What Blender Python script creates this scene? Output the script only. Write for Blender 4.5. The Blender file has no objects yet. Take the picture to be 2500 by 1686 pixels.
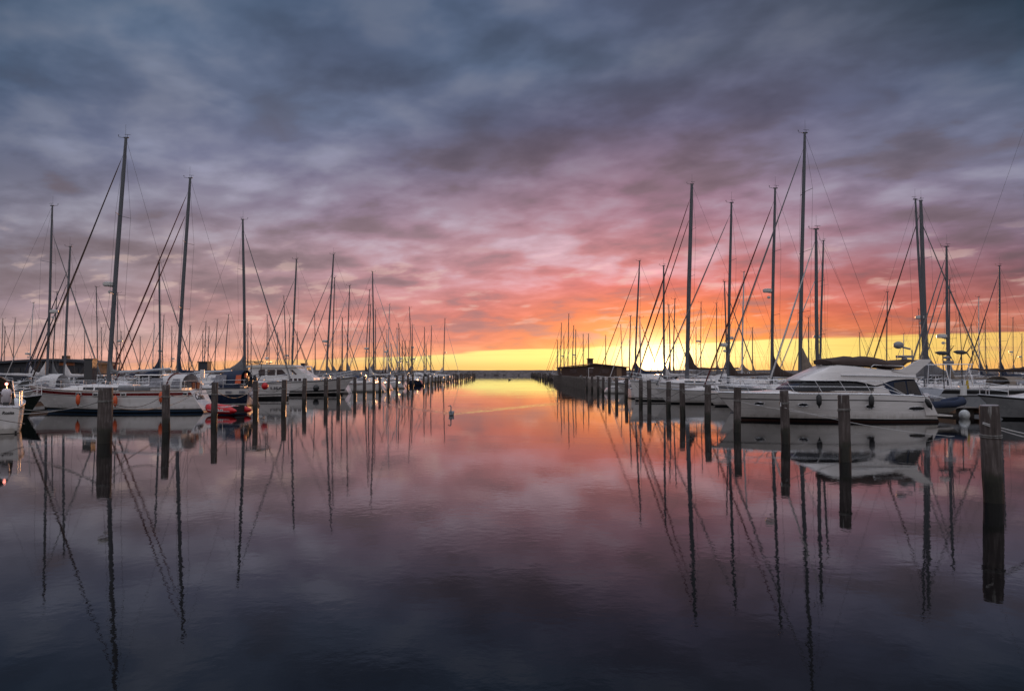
import bpy, math, random
from mathutils import Vector, Matrix
random.seed(7)
S = bpy.context.scene
C = S.collection
PI = math.pi

# ------------------------------------------------------------------ camera
CAMH, F, PITCH = 2.5, 1800.0, math.radians(2.0)
cam_d = bpy.data.cameras.new('camera'); cam = bpy.data.objects.new('camera', cam_d); C.objects.link(cam)
cam.location = (0, 0, CAMH); cam.rotation_euler = (PI/2 + PITCH, 0, 0)
cam_d.sensor_width = 36; cam_d.lens = 36*F/2500; cam_d.clip_start = 0.1; cam_d.clip_end = 20000
S.camera = cam

def at(px, py, Y):
    """photo pixel (2500 wide) at distance Y -> world point"""
    u, v = (px-1250)/F, (843-py)/F
    c, s = math.cos(PITCH), math.sin(PITCH)
    k = Y/(c - v*s)
    return Vector((u*k, Y, CAMH + (s + v*c)*k))
def X(px, Y): return at(px, 906, Y).x
def Z(py, Y): return at(1250, py, Y).z

# ------------------------------------------------------------------ world, sun, exposure
S.view_settings.view_transform = 'Standard'; S.view_settings.look = 'None'
S.view_settings.exposure = 0.0; S.view_settings.gamma = 1.0
def lin(c):
    return tuple(((v/255)/12.92 if v/255 <= 0.04045 else ((v/255+0.055)/1.055)**2.4) for v in c) + (1.0,)

class NG:
    def __init__(s, tree): s.t = tree; s.n = tree.nodes; s.l = tree.links
    def new(s, typ, **kw):
        n = s.n.new(typ)
        for k, v in kw.items(): setattr(n, k, v)
        return n
    def put(s, sock, v):
        if v is None: return
        if hasattr(v, 'is_linked') or hasattr(v, 'links'): s.l.new(v, sock)
        else: sock.default_value = v
    def m(s, op, a, b=None, c=None, clamp=False):
        n = s.new('ShaderNodeMath', operation=op); n.use_clamp = clamp
        s.put(n.inputs[0], a); s.put(n.inputs[1], b); s.put(n.inputs[2], c)
        return n.outputs[0]
    def mapr(s, v, a, b, c=0.0, d=1.0, smooth=True):
        n = s.new('ShaderNodeMapRange'); n.interpolation_type = 'SMOOTHSTEP' if smooth else 'LINEAR'
        s.put(n.inputs['Value'], v)
        for k, q in (('From Min', a), ('From Max', b), ('To Min', c), ('To Max', d)): s.put(n.inputs[k], q)
        return n.outputs['Result']
    def mix(s, f, a, b, mode='MIX'):
        n = s.new('ShaderNodeMix', data_type='RGBA', blend_type=mode)
        s.put(n.inputs[0], f); s.put(n.inputs[6], a); s.put(n.inputs[7], b)
        return n.outputs[2]
    def ramp(s, fac, stops, mode=None):
        n = s.new('ShaderNodeValToRGB'); s.put(n.inputs[0], fac)
        cr = n.color_ramp; cr.interpolation = mode or ('CARDINAL' if len(stops) > 5 else 'EASE')
        while len(cr.elements) < len(stops): cr.elements.new(1.0)
        for e, (p, c) in zip(cr.elements, stops): e.position = p; e.color = c
        return n.outputs[0]
    def noise(s, vec, scale, detail=4, rough=0.55, dist=0.0, dim='3D'):
        n = s.new('ShaderNodeTexNoise', noise_dimensions=dim)
        s.put(n.inputs['Vector'], vec)
        n.inputs['Scale'].default_value = scale; n.inputs['Detail'].default_value = detail
        n.inputs['Roughness'].default_value = rough; n.inputs['Distortion'].default_value = dist
        return n.outputs['Fac']
    def comb(s, x, y, z=0.0):
        n = s.new('ShaderNodeCombineXYZ'); s.put(n.inputs[0], x); s.put(n.inputs[1], y); s.put(n.inputs[2], z)
        return n.outputs[0]

SUN_AZ, SUN_EL = math.atan(360/1800), math.radians(1.0)
def build_world():
    w = bpy.data.worlds.new('World'); S.world = w; w.use_nodes = True
    g = NG(w.node_tree); g.n.clear()
    tc = g.new('ShaderNodeTexCoord'); sp = g.new('ShaderNodeSeparateXYZ'); g.l.new(tc.outputs['Generated'], sp.inputs[0])
    x, y, z = sp.outputs
    hl = g.m('MAXIMUM', g.m('SQRT', g.m('ADD', g.m('MULTIPLY', x, x), g.m('MULTIPLY', y, y))), 0.03)
    w_ = g.m('DIVIDE', z, hl)                                     # tangent of elevation
    u = g.m('DIVIDE', x, g.m('MAXIMUM', y, 0.12))                 # tangent of azimuth
    t = g.m('MULTIPLY_ADD', u, 1/1.44, 0.5, clamp=True)
    # cloud deck coordinates: direction projected on a level layer
    zz = g.m('ADD', g.m('MAXIMUM', z, 0.0), 0.17)
    P = g.comb(g.m('DIVIDE', x, zz), g.m('DIVIDE', y, zz))
    # drift the deck into soft diagonal bands on the upper left
    P2 = g.comb(g.m('ADD', g.m('DIVIDE', x, zz), g.m('MULTIPLY', g.m('DIVIDE', y, zz), 0.35)), g.m('DIVIDE', y, zz), 3.7)
    n1 = g.noise(P2, 0.8, 4, 0.5, 0.25)
    n2 = g.noise(P, 2.7, 4, 0.5, 0.12)
    n3 = g.noise(P2, 5.5, 4, 0.5, 0.1)
    cols = (0, 400, 800, 1200, 1600, 2000, 2500)
    rows = [
     (0,   (66,88,110),(74,93,118),(80,96,122),(84,98,124),(88,97,122),(70,80,98),(46,66,84)),
     (150, (82,98,122),(94,110,136),(84,95,120),(92,106,132),(88,96,118),(90,96,116),(64,80,100)),
     (300, (80,95,120),(94,102,126),(104,114,140),(96,98,122),(104,100,124),(102,104,130),(80,92,114)),
     (420, (90,98,122),(108,111,136),(114,110,133),(126,112,131),(140,116,134),(122,116,138),(108,112,136)),
     (530, (114,114,132),(124,117,134),(140,123,141),(160,128,142),(164,122,136),(146,122,140),(124,118,139)),
     (620, (124,118,132),(144,128,137),(168,138,148),(186,138,145),(194,130,132),(162,118,129),(130,111,128)),
     (700, (138,125,133),(155,131,136),(180,138,143),(206,136,136),(226,124,112),(188,108,104),(138,97,104)),
     (770, (152,132,140),(168,134,136),(198,138,132),(224,132,116),(250,138,84),(216,114,90),(164,98,90)),
     (830, (176,148,146),(188,152,146),(216,150,134),(238,144,112),(255,165,82),(232,134,84),(190,116,90)),
     (890, (222,168,148),(236,170,146),(246,168,122),(252,176,108),(255,200,104),(250,185,108),(232,170,112))]
    prev = None
    for k, r in enumerate(rows):
        py = r[0]; wv = (906-py)/1800.0
        col = g.ramp(t, [(((c-1250)/1800/1.44+0.5), lin(q)) for c, q in zip(cols, r[1:])])
        if prev is None: acc = col
        else:
            f = g.mapr(w_, prev, wv, 0.0, 1.0, smooth=False)      # prev > wv (descending)
            acc = g.mix(f, acc, col)
        prev = wv
    # light and dark clumps of the deck
    lo = g.mapr(w_, 0.03, 0.16, 0.45, 1.0)
    b1 = g.m('MULTIPLY', g.m('SUBTRACT', n1, 0.5), 2.2)
    b2 = g.m('SUBTRACT', g.mapr(n2, 0.33, 0.67), 0.40)             # lumps with definite edges
    b3 = g.m('SUBTRACT', g.mapr(n3, 0.33, 0.67), 0.45)
    b = g.m('ADD', b1, g.m('ADD', g.m('MULTIPLY', b2, 0.80), g.m('MULTIPLY', b3, 0.42)))
    b = g.m('MULTIPLY', b, lo)
    gain = g.m('POWER', 2.0, g.m('MULTIPLY_ADD', b, 0.95, g.mapr(w_, 0.25, 0.42, 0.03, -0.12)))
    vm = g.new('ShaderNodeVectorMath', operation='SCALE'); g.put(vm.inputs[0], acc); g.put(vm.inputs['Scale'], gain)
    acc = vm.outputs[0]
    lum = g.new('ShaderNodeRGBToBW'); g.put(lum.inputs[0], acc)
    vs = g.new('ShaderNodeVectorMath', operation='SCALE'); vs.inputs[0].default_value = (0.99, 1.01, 1.20); g.put(vs.inputs['Scale'], lum.outputs[0])
    light = g.m('MULTIPLY', g.mapr(b, 0.05, 0.7, 0.0, 0.42), g.mapr(w_, 0.06, 0.14))
    acc = g.mix(light, acc, vs.outputs[0])
    vp = g.new('ShaderNodeVectorMath', operation='SCALE'); vp.inputs[0].default_value = (1.24, 0.89, 0.98); g.put(vp.inputs['Scale'], lum.outputs[0])
    pink = g.m('MULTIPLY', g.mapr(b, -0.02, -0.4, 0.0, 0.45), g.mapr(w_, 0.42, 0.2))
    acc = g.mix(pink, acc, vp.outputs[0])
    rim = g.m('MULTIPLY', g.mapr(n3, 0.56, 0.68), g.m('MULTIPLY', g.mapr(w_, 0.19, 0.12), g.mapr(w_, 0.035, 0.06)))
    acc = g.mix(g.m('MULTIPLY', rim, 0.32), acc, (0.85, 0.62, 0.52, 1))
    # clear strip under the deck
    edge = g.ramp(g.m('MULTIPLY_ADD', u, 0.5, 0.5), [(.0, (.0,)*3+(1,)), (.30, (.13,)*3+(1,)), (.36, (.175,)*3+(1,)), (.42, (.20,)*3+(1,)), (.5, (.30,)*3+(1,)), (.6, (.385,)*3+(1,)), (.68, (.413,)*3+(1,)), (.835, (.461,)*3+(1,))], 'LINEAR')
    edge = g.m('MULTIPLY', edge, 0.1)
    edge = g.m('ADD', edge, g.m('MULTIPLY', g.m('SUBTRACT', g.noise(g.comb(g.m('MULTIPLY', u, 3.0), g.m('MULTIPLY', w_, 60)), 1.1, 4), 0.5), 0.022))
    strip = g.mapr(w_, edge, g.m('SUBTRACT', edge, 0.0032))
    sc = g.ramp(t, [(0.0, lin((226,172,150))), (0.2, lin((238,176,140))), (0.34, lin((255,212,140))), (0.46, lin((255,240,145))),
                    (0.56, lin((255,243,140))), (0.66, lin((255,246,160))), (0.82, lin((255,222,122))), (1.0, lin((244,194,112)))])
    low = g.mapr(w_, 0.020, 0.003)
    sc = g.mix(g.m('MULTIPLY', low, 0.6), sc, lin((255,178,98)))
    smask = g.m('MULTIPLY', strip, g.mapr(u, -0.60, -0.32, 0.25, 1.0))
    wisp = g.mapr(g.noise(g.comb(g.m('MULTIPLY', u, 5.0), g.m('MULTIPLY', w_, 170)), 1.0, 4), 0.52, 0.72, 0.0, 0.4)
    acc = g.mix(g.m('MULTIPLY', smask, g.m('SUBTRACT', 1.0, wisp)), acc, sc)
    # glow around the setting sun
    du = g.m('SUBTRACT', u, 0.198)
    def gauss(su, sw, wc):
        a = g.m('POWER', g.m('DIVIDE', du, su), 2.0); c = g.m('POWER', g.m('DIVIDE', g.m('SUBTRACT', w_, wc), sw), 2.0)
        return g.m('EXPONENT', g.m('MULTIPLY', g.m('ADD', a, c), -1.0))
    front = g.mapr(y, 0.1, 0.3)
    for (su, sw, wc, colr, k) in ((0.060, 0.028, 0.018, (1.0, 0.80, 0.45), 1.5), (0.17, 0.055, 0.012, (1.0, 0.33, 0.06), 0.62), (0.014, 0.008, 0.008, (1.0, 0.62, 0.25), 16.0)):
        v = g.new('ShaderNodeVectorMath', operation='SCALE'); v.inputs[0].default_value = colr
        g.put(v.inputs['Scale'], g.m('MULTIPLY', g.m('MULTIPLY', gauss(su, sw, wc), front), k))
        a = g.new('ShaderNodeVectorMath', operation='ADD'); g.put(a.inputs[0], acc); g.l.new(v.outputs[0], a.inputs[1]); acc = a.outputs[0]
    # overcast overhead and behind the camera, brightened out of view as fill light
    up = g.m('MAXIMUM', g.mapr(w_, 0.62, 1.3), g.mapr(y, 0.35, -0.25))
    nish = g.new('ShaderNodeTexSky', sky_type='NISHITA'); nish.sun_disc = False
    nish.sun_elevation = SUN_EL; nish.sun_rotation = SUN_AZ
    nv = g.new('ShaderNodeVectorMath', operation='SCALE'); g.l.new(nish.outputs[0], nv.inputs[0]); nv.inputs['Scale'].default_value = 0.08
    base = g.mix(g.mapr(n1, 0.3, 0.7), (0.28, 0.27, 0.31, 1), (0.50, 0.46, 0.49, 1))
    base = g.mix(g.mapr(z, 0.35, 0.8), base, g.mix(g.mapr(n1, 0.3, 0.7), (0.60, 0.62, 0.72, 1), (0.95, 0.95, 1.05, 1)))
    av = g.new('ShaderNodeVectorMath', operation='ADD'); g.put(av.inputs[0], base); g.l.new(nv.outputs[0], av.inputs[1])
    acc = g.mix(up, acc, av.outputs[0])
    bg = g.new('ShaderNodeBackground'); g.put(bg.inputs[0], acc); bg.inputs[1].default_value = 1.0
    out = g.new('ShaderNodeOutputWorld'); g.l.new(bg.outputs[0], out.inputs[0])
build_world()
sun_d = bpy.data.lights.new('sun', 'SUN'); sun_d.energy = 2.6; sun_d.angle = math.radians(0.5); sun_d.color = (1.0, 0.45, 0.18)
sun = bpy.data.objects.new('sun', sun_d); C.objects.link(sun)
sun_dir = Vector((math.sin(SUN_AZ)*math.cos(SUN_EL), math.cos(SUN_AZ)*math.cos(SUN_EL), math.sin(SUN_EL)))
sun.rotation_euler = sun_dir.to_track_quat('Z', 'Y').to_euler()

# ------------------------------------------------------------------ materials
def mat(name, col, rough=0.5, metal=0.0, var=0.12, scale=3.0, bump=0.0, bscale=30.0, stretch=(1, 1, 1), coat=0.0, spec=0.5, scum=False):
    m = bpy.data.materials.new(name); m.use_nodes = True
    g = NG(m.node_tree); b = g.n['Principled BSDF']
    tc = g.new('ShaderNodeTexCoord'); mp = g.new('ShaderNodeMapping'); g.l.new(tc.outputs['Object'], mp.inputs[0]); mp.inputs['Scale'].default_value = stretch
    n = g.noise(mp.outputs[0], scale, 6, 0.6)
    f = g.mapr(n, 0.3, 0.7, 1-var, 1+var*0.6)
    v = g.new('ShaderNodeVectorMath', operation='SCALE'); v.inputs[0].default_value = col[:3]; g.put(v.inputs['Scale'], f)
    colr = v.outputs[0]
    if scum:                                                      # stained band just above the waterline and rain streaks
        sp = g.new('ShaderNodeSeparateXYZ'); g.l.new(tc.outputs['Object'], sp.inputs[0])
        st = g.new('ShaderNodeMapping'); g.l.new(tc.outputs['Object'], st.inputs[0]); st.inputs['Scale'].default_value = (5, 5, 0.5)
        sn = g.noise(st.outputs[0], 1.0, 4, 0.6)
        zz = g.m('ADD', sp.outputs[2], g.m('MULTIPLY', g.m('SUBTRACT', sn, 0.5), 0.5))
        colr = g.mix(g.m('MULTIPLY', g.mapr(zz, 0.42, 0.12), 0.45), colr, (0.20, 0.17, 0.12, 1))
        colr = g.mix(g.m('MULTIPLY', g.mapr(sn, 0.60, 0.72), 0.18), colr, (0.25, 0.22, 0.19, 1))
    g.put(b.inputs['Base Color'], colr)
    g.put(b.inputs['Roughness'], g.mapr(n, 0.3, 0.7, max(rough-0.08, 0.02), min(rough+0.1, 1)))
    b.inputs['Metallic'].default_value = metal; b.inputs['Coat Weight'].default_value = coat; b.inputs['Specular IOR Level'].default_value = spec
    if bump:
        bn = g.new('ShaderNodeBump'); bn.inputs['Strength'].default_value = 1.0; bn.inputs['Distance'].default_value = bump
        g.put(bn.inputs['Height'], g.noise(mp.outputs[0], bscale, 5, 0.6)); g.l.new(bn.outputs[0], b.inputs['Normal'])
    return m
M = {}
M['white'] = mat('white_gelcoat', (0.70, 0.67, 0.66), 0.22, var=0.10, scale=1.5, stretch=(0.5, 1, 3), scum=True)
M['offwhite'] = mat('cream_gelcoat', (0.58, 0.56, 0.54), 0.3, var=0.12, scale=1.5, stretch=(0.5, 1, 3), scum=True)
M['grey_hull'] = mat('grey_gelcoat', (0.34, 0.35, 0.37), 0.3, var=0.12, scale=1.5)
M['deck'] = mat('pale_deck', (0.72, 0.72, 0.74), 0.5, var=0.10, scale=4)
M['navy'] = mat('navy_paint', (0.012, 0.02, 0.045), 0.2, var=0.2, scale=2)
M['red'] = mat('dark_red_stripe', (0.16, 0.012, 0.014), 0.3, var=0.15)
M['green_hull'] = mat('dark_green_paint', (0.018, 0.026, 0.022), 0.25)
M['boot'] = mat('black_boot_top', (0.012, 0.012, 0.014), 0.4)
M['boot_blue'] = mat('blue_boot_top', (0.02, 0.05, 0.10), 0.4)
M['antifoul'] = mat('brown_antifouling', (0.05, 0.02, 0.015), 0.7)
M['teak'] = mat('teak', (0.22, 0.13, 0.08), 0.6, var=0.25, scale=6, stretch=(1, 8, 8))
M['glass'] = mat('dark_window', (0.012, 0.013, 0.018), 0.08, var=0.1)
M['vinyl'] = mat('clear_vinyl_window', (0.22, 0.22, 0.25), 0.15, var=0.3, scale=5)
M['brownglass'] = mat('brown_window', (0.06, 0.04, 0.04), 0.1)
M['mast'] = mat('anodised_mast', (0.085, 0.09, 0.105), 0.5, metal=0.0, var=0.1, scale=2)
M['mastw'] = mat('painted_mast', (0.55, 0.53, 0.55), 0.4, var=0.1, scale=2)
M['alu'] = mat('aluminium_boom', (0.42, 0.43, 0.46), 0.4, metal=0.4, var=0.1)
M['steel'] = mat('stainless_rail', (0.70, 0.70, 0.72), 0.25, metal=0.6, var=0.08)
M['wire'] = mat('rigging_wire', (0.09, 0.085, 0.09), 0.5)
M['rope'] = mat('mooring_rope', (0.20, 0.19, 0.18), 0.9, var=0.3, scale=40)
M['ropeL'] = mat('pale_rope', (0.55, 0.54, 0.54), 0.9, var=0.2, scale=40)
M['c_grey'] = mat('grey_canvas', (0.17, 0.17, 0.18), 0.9, var=0.2, scale=5, bump=0.02, bscale=4)
M['c_navy'] = mat('navy_canvas', (0.018, 0.028, 0.06), 0.9, var=0.2, scale=5, bump=0.02, bscale=4)
M['c_white'] = mat('white_canvas', (0.55, 0.53, 0.53), 0.85, var=0.15, scale=5, bump=0.02, bscale=4)
M['c_tan'] = mat('tan_canvas', (0.20, 0.16, 0.13), 0.9, var=0.2, scale=5, bump=0.02, bscale=4)
M['c_brown'] = mat('brown_canvas', (0.055, 0.035, 0.03), 0.9, var=0.2, scale=5, bump=0.02, bscale=4)
M['c_red'] = mat('maroon_canvas', (0.10, 0.016, 0.014), 0.9, var=0.2, scale=5, bump=0.02, bscale=4)
M['orange'] = mat('orange_fender_rubber', (0.62, 0.10, 0.03), 0.4, var=0.15, scale=8)
M['redpvc'] = mat('red_rubber', (0.55, 0.012, 0.018), 0.4, var=0.15, scale=5)
M['black'] = mat('black_rubber', (0.02, 0.02, 0.022), 0.5, var=0.2, scale=8)
M['dkgrey'] = mat('charcoal_plastic', (0.05, 0.05, 0.055), 0.5)
M['greyp'] = mat('grey_plastic', (0.25, 0.25, 0.27), 0.5)
M['motor'] = mat('outboard_cowling', (0.55, 0.50, 0.53), 0.35, var=0.15, scale=6)
M['hutwood'] = mat('brown_cladding', (0.06, 0.032, 0.025), 0.8, var=0.3, scale=4, stretch=(6, 6, 0.4), bump=0.01, bscale=20)
M['hutroof'] = mat('felt_roof', (0.10, 0.08, 0.075), 0.9, var=0.2, scale=2)
M['roofdark'] = mat('slate_grey_roof', (0.045, 0.048, 0.06), 0.8, var=0.2, scale=1)
M['plank'] = mat('weathered_planks', (0.16, 0.14, 0.13), 0.85, var=0.35, scale=3, stretch=(0.6, 6, 6), bump=0.01, bscale=30)
M['concrete'] = mat('quay_concrete', (0.20, 0.17, 0.155), 0.9, var=0.3, scale=0.8, bump=0.02, bscale=6)
M['rock'] = mat('breakwater_stone', (0.13, 0.11, 0.11), 0.9, var=0.5, scale=0.5, bump=0.15, bscale=1.5)
M['orangepanel'] = mat('orange_panel', (0.30, 0.09, 0.03), 0.7)
M['swan'] = mat('swan_feathers', (0.22, 0.24, 0.26), 0.8, var=0.1, scale=20)
M['beak'] = mat('orange_beak', (0.40, 0.12, 0.03), 0.5)
M['duckb'] = mat('dark_feathers', (0.04, 0.03, 0.028), 0.8)
M['skin'] = mat('white_ball_rubber', (0.62, 0.64, 0.64), 0.4, var=0.2, scale=6)
M['yellow'] = mat('yellow_cloth', (0.45, 0.30, 0.03), 0.9)
M['ink'] = mat('black_lettering', (0.01, 0.01, 0.012), 0.6)
M['wetpaint'] = mat('white_label', (0.7, 0.7, 0.7), 0.5)

def pile_material():
    m = bpy.data.materials.new('pile_timber'); m.use_nodes = True
    g = NG(m.node_tree); b = g.n['Principled BSDF']
    tc = g.new('ShaderNodeTexCoord'); oi = g.new('ShaderNodeObjectInfo')
    mp = g.new('ShaderNodeMapping'); g.l.new(tc.outputs['Object'], mp.inputs[0]); mp.inputs['Scale'].default_value = (9, 9, 0.8)
    off = g.m('MULTIPLY', oi.outputs['Random'], 30.0); g.put(mp.inputs['Location'], g.comb(off, off, off))
    grain = g.noise(mp.outputs[0], 2.2, 6, 0.65)
    mp2 = g.new('ShaderNodeMapping'); g.l.new(tc.outputs['Object'], mp2.inputs[0]); g.put(mp2.inputs['Location'], g.comb(off, off, off))
    blot = g.noise(mp2.outputs[0], 2.6, 4, 0.6)
    f = g.m('ADD', g.m('MULTIPLY', grain, 0.7), g.m('MULTIPLY', blot, 0.5))
    col = g.ramp(f, [(0.35, (0.022, 0.016, 0.014, 1)), (0.55, (0.066, 0.051, 0.047, 1)), (0.8, (0.15, 0.125, 0.12, 1))])
    sp = g.new('ShaderNodeSeparateXYZ'); g.l.new(tc.outputs['Object'], sp.inputs[0])
    zz = g.m('ADD', sp.outputs[2], g.m('MULTIPLY', g.m('SUBTRACT', blot, 0.5), 0.22))
    wet = g.mapr(zz, 0.33, 0.47, 1.0, 0.0)                        # soaked, weed-grown foot of the pile
    sg_ = g.new('ShaderNodeTexCoord'); s2 = g.new('ShaderNodeSeparateXYZ'); g.l.new(sg_.outputs['Generated'], s2.inputs[0])
    mp3 = g.new('ShaderNodeMapping'); g.l.new(tc.outputs['Object'], mp3.inputs[0]); mp3.inputs['Scale'].default_value = (14, 14, 1.6); g.put(mp3.inputs['Location'], g.comb(off, off, off))
    drop = g.m('MULTIPLY', g.mapr(g.noise(mp3.outputs[0], 1.0, 3, 0.6), 0.58, 0.66), g.mapr(s2.outputs[2], 0.80, 0.98))
    col = g.mix(g.m('MULTIPLY', drop, 0.6), col, (0.36, 0.35, 0.34, 1))
    weed = g.m('MULTIPLY', g.mapr(zz, 0.62, 0.45), 0.7)
    col = g.mix(weed, col, (0.018, 0.022, 0.012, 1))
    col = g.mix(wet, col, (0.006, 0.007, 0.005, 1))
    g.put(b.inputs['Base Color'], col); g.put(b.inputs['Roughness'], g.mapr(wet, 0, 1, 0.85, 0.35))
    bn = g.new('ShaderNodeBump'); bn.inputs['Distance'].default_value = 0.02; g.put(bn.inputs['Height'], grain); g.l.new(bn.outputs[0], b.inputs['Normal'])
    return m
M['pile'] = pile_material()
M['pilecap'] = mat('pile_end_grain', (0.30, 0.28, 0.30), 0.8, var=0.3, scale=8)

SWAN = at(1102, 1012, 42.0)
def water_material():
    m = bpy.data.materials.new('harbour_water'); m.use_nodes = True
    g = NG(m.node_tree); b = g.n['Principled BSDF']
    b.inputs['Base Color'].default_value = (0.0015, 0.002, 0.003, 1)
    b.inputs['Roughness'].default_value = 0.015; b.inputs['IOR'].default_value = 1.333
    geo = g.new('ShaderNodeNewGeometry'); sp = g.new('ShaderNodeSeparateXYZ'); g.l.new(geo.outputs['Position'], sp.inputs[0])
    P = geo.outputs['Position']; px, py = sp.outputs[0], sp.outputs[1]
    patch = g.mapr(g.noise(P, 0.09, 4, 0.6, 1.0), 0.36, 0.66, 0.35, 1.5)     # cat's-paws: calm and ruffled areas
    st = g.comb(px, g.m('MULTIPLY', py, 1.0))
    h1 = g.m('MULTIPLY', g.noise(st, 6.0, 3, 0.5), 0.0011)
    h2 = g.m('MULTIPLY', g.noise(st, 1.3, 2, 0.5), 0.0015)
    h3 = g.m('MULTIPLY', g.noise(st, 0.16, 1, 0.5), 0.006)
    h = g.m('ADD', g.m('MULTIPLY', g.m('ADD', h1, h2), patch), h3)
    # wake of the swan: two arms opening behind the bird
    dx = g.m('SUBTRACT', px, SWAN.x); dy = g.m('SUBTRACT', py, SWAN.y)
    ax = g.m('ABSOLUTE', dx)
    q = g.m('SUBTRACT', g.m('MULTIPLY', dy, 0.46), ax)            # >0 inside the V
    qn = g.m('ADD', q, g.m('MULTIPLY', g.m('SUBTRACT', g.noise(P, 1.3, 4), 0.5), 0.9))
    env = g.m('EXPONENT', g.m('MULTIPLY', g.m('POWER', g.m('DIVIDE', g.m('SUBTRACT', qn, 0.35), g.m('MULTIPLY_ADD', dy, 0.035, 0.35)), 2.0), -1.0))
    far = g.m('MULTIPLY', g.mapr(dy, -0.4, 0.5), g.mapr(dy, 22.0, 4.0))
    wave = g.m('MULTIPLY', g.m('SINE', g.m('MULTIPLY', qn, 15.0)), g.m('MULTIPLY', env, g.m('MULTIPLY', g.m('MULTIPLY', far, g.mapr(g.noise(P, 1.7, 3), 0.35, 0.65)), 0.0065)))
    inside = g.m('MULTIPLY', g.mapr(q, 0.0, 0.8), g.mapr(dy, 16.0, 2.0))
    wave2 = g.m('MULTIPLY', g.m('MULTIPLY', g.noise(st, 2.6, 3, 0.6), 0.007), inside)
    h = g.m('ADD', h, g.m('ADD', wave, wave2))
    bn = g.new('ShaderNodeBump'); bn.inputs['Strength'].default_value = 1.0; bn.inputs['Distance'].default_value = 1.0
    g.put(bn.inputs['Height'], h); g.l.new(bn.outputs[0], b.inputs['Normal'])
    return m
M['water'] = water_material()

# ------------------------------------------------------------------ mesh helpers
def tag(o, label=None, cat=None, group=None, kind=None):
    if label: o['label'] = label
    if cat: o['category'] = cat
    if group: o['group'] = group
    if kind: o['kind'] = kind
    return o
def empty(name, loc, rz=0.0):
    o = bpy.data.objects.new(name, None); C.objects.link(o); o.location = loc; o.rotation_euler = (0, 0, rz)
    o.empty_display_size = 0.3
    return o

class MB:
    def __init__(s): s.v = []; s.f = []; s.m = []
    def add(s, vs, fs, mi=0):
        k = len(s.v); s.v += [tuple(p) for p in vs]
        for f in fs: s.f.append(tuple(i+k for i in f)); s.m.append(mi)
        return s
    def box(s, c, d, mi=0, taper=1.0):
        x, y, z = c; a, b, h = d[0]/2, d[1]/2, d[2]/2; t = taper
        vs = [(x-a, y-b, z-h), (x+a, y-b, z-h), (x+a, y+b, z-h), (x-a, y+b, z-h), (x-a*t, y-b*t, z+h), (x+a*t, y-b*t, z+h), (x+a*t, y+b*t, z+h), (x-a*t, y+b*t, z+h)]
        return s.add(vs, [(0, 3, 2, 1), (4, 5, 6, 7), (0, 1, 5, 4), (1, 2, 6, 5), (2, 3, 7, 6), (3, 0, 4, 7)], mi)
    def tube(s, pts, r, n=6, mi=0, flat=1.0):
        pts = [Vector(p) for p in pts]; N = len(pts)
        rs = r if isinstance(r, (list, tuple)) else [r]*N
        rings = []
        ref = None
        for i, p in enumerate(pts):
            d = (pts[min(i+1, N-1)] - pts[max(i-1, 0)]).normalized()
            if ref is None: ref = Vector((1, 0, 0)) if abs(d.x) < 0.9 else Vector((0, 1, 0))
            a = (ref - d*ref.dot(d)).normalized(); b = d.cross(a)
            rings.append([p + (a*math.cos(2*PI*k/n) + b*math.sin(2*PI*k/n)*flat)*rs[i] for k in range(n)])
        return s.loft(rings, mi)
    def loft(s, rings, mi=0, closed=True, caps=True, segm=None):
        n = len(rings[0]); k0 = len(s.v)
        for R in rings: s.v += [tuple(p) for p in R]
        for i in range(len(rings)-1):
            for j in range(n if closed else n-1):
                a = k0+i*n+j; b = k0+i*n+(j+1) % n
                s.f.append((a, b, b+n, a+n)); s.m.append(segm[j] if segm else mi)
        if caps and closed:
            s.f.append(tuple(k0+j for j in reversed(range(n)))); s.m.append(mi)
            s.f.append(tuple(k0+(len(rings)-1)*n+j for j in range(n))); s.m.append(mi)
        return s
    def ball(s, c, r, nu=14, nv=9, mi=0):
        r = r if isinstance(r, (tuple, list)) else (r, r, r)
        rings = []
        for i in range(nv+1):
            ph = -PI/2 + PI*i/nv; cr = max(math.cos(ph), 0.02)
            rings.append([(c[0]+r[0]*cr*math.cos(2*PI*k/nu), c[1]+r[1]*cr*math.sin(2*PI*k/nu), c[2]+r[2]*math.sin(ph)) for k in range(nu)])
        return s.loft(rings, mi)
    def prism(s, poly, y0, y1, mi=0):
        """polygon in local x,z extruded from y0 to y1"""
        n = len(poly)
        vs = [(x, y0, z) for x, z in poly] + [(x, y1, z) for x, z in poly]
        return s.add(vs, [tuple(range(n)), tuple(reversed(range(n, 2*n)))] + [(i, (i+1) % n, (i+1) % n+n, i+n) for i in range(n)], mi)
    def build(s, name, mats, parent=None, smooth=40):
        me = bpy.data.meshes.new(name); me.from_pydata(s.v, [], s.f)
        if not isinstance(mats, (list, tuple)): mats = [mats]
        for m in mats: me.materials.append(m)
        me.polygons.foreach_set('material_index', s.m)
        if smooth:
            me.polygons.foreach_set('use_smooth', [True]*len(s.f)); me.set_sharp_from_angle(angle=math.radians(smooth))
        me.update()
        o = bpy.data.objects.new(name, me); C.objects.link(o)
        if parent: o.parent = parent
        return o
def interp(tab, t):
    for (a, va), (b, vb) in zip(tab, tab[1:]):
        if t <= b:
            k = (t-a)/(b-a) if b > a else 0
            return va + (vb-va)*k
    return tab[-1][1]
def copy_tree(o, parent=None):
    c = o.copy(); C.objects.link(c); c.parent = parent
    for ch in list(o.children): copy_tree(ch, c)
    return c
ORD = ('first second third fourth fifth sixth seventh eighth ninth tenth eleventh twelfth thirteenth fourteenth fifteenth sixteenth seventeenth eighteenth nineteenth twentieth').split()
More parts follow.
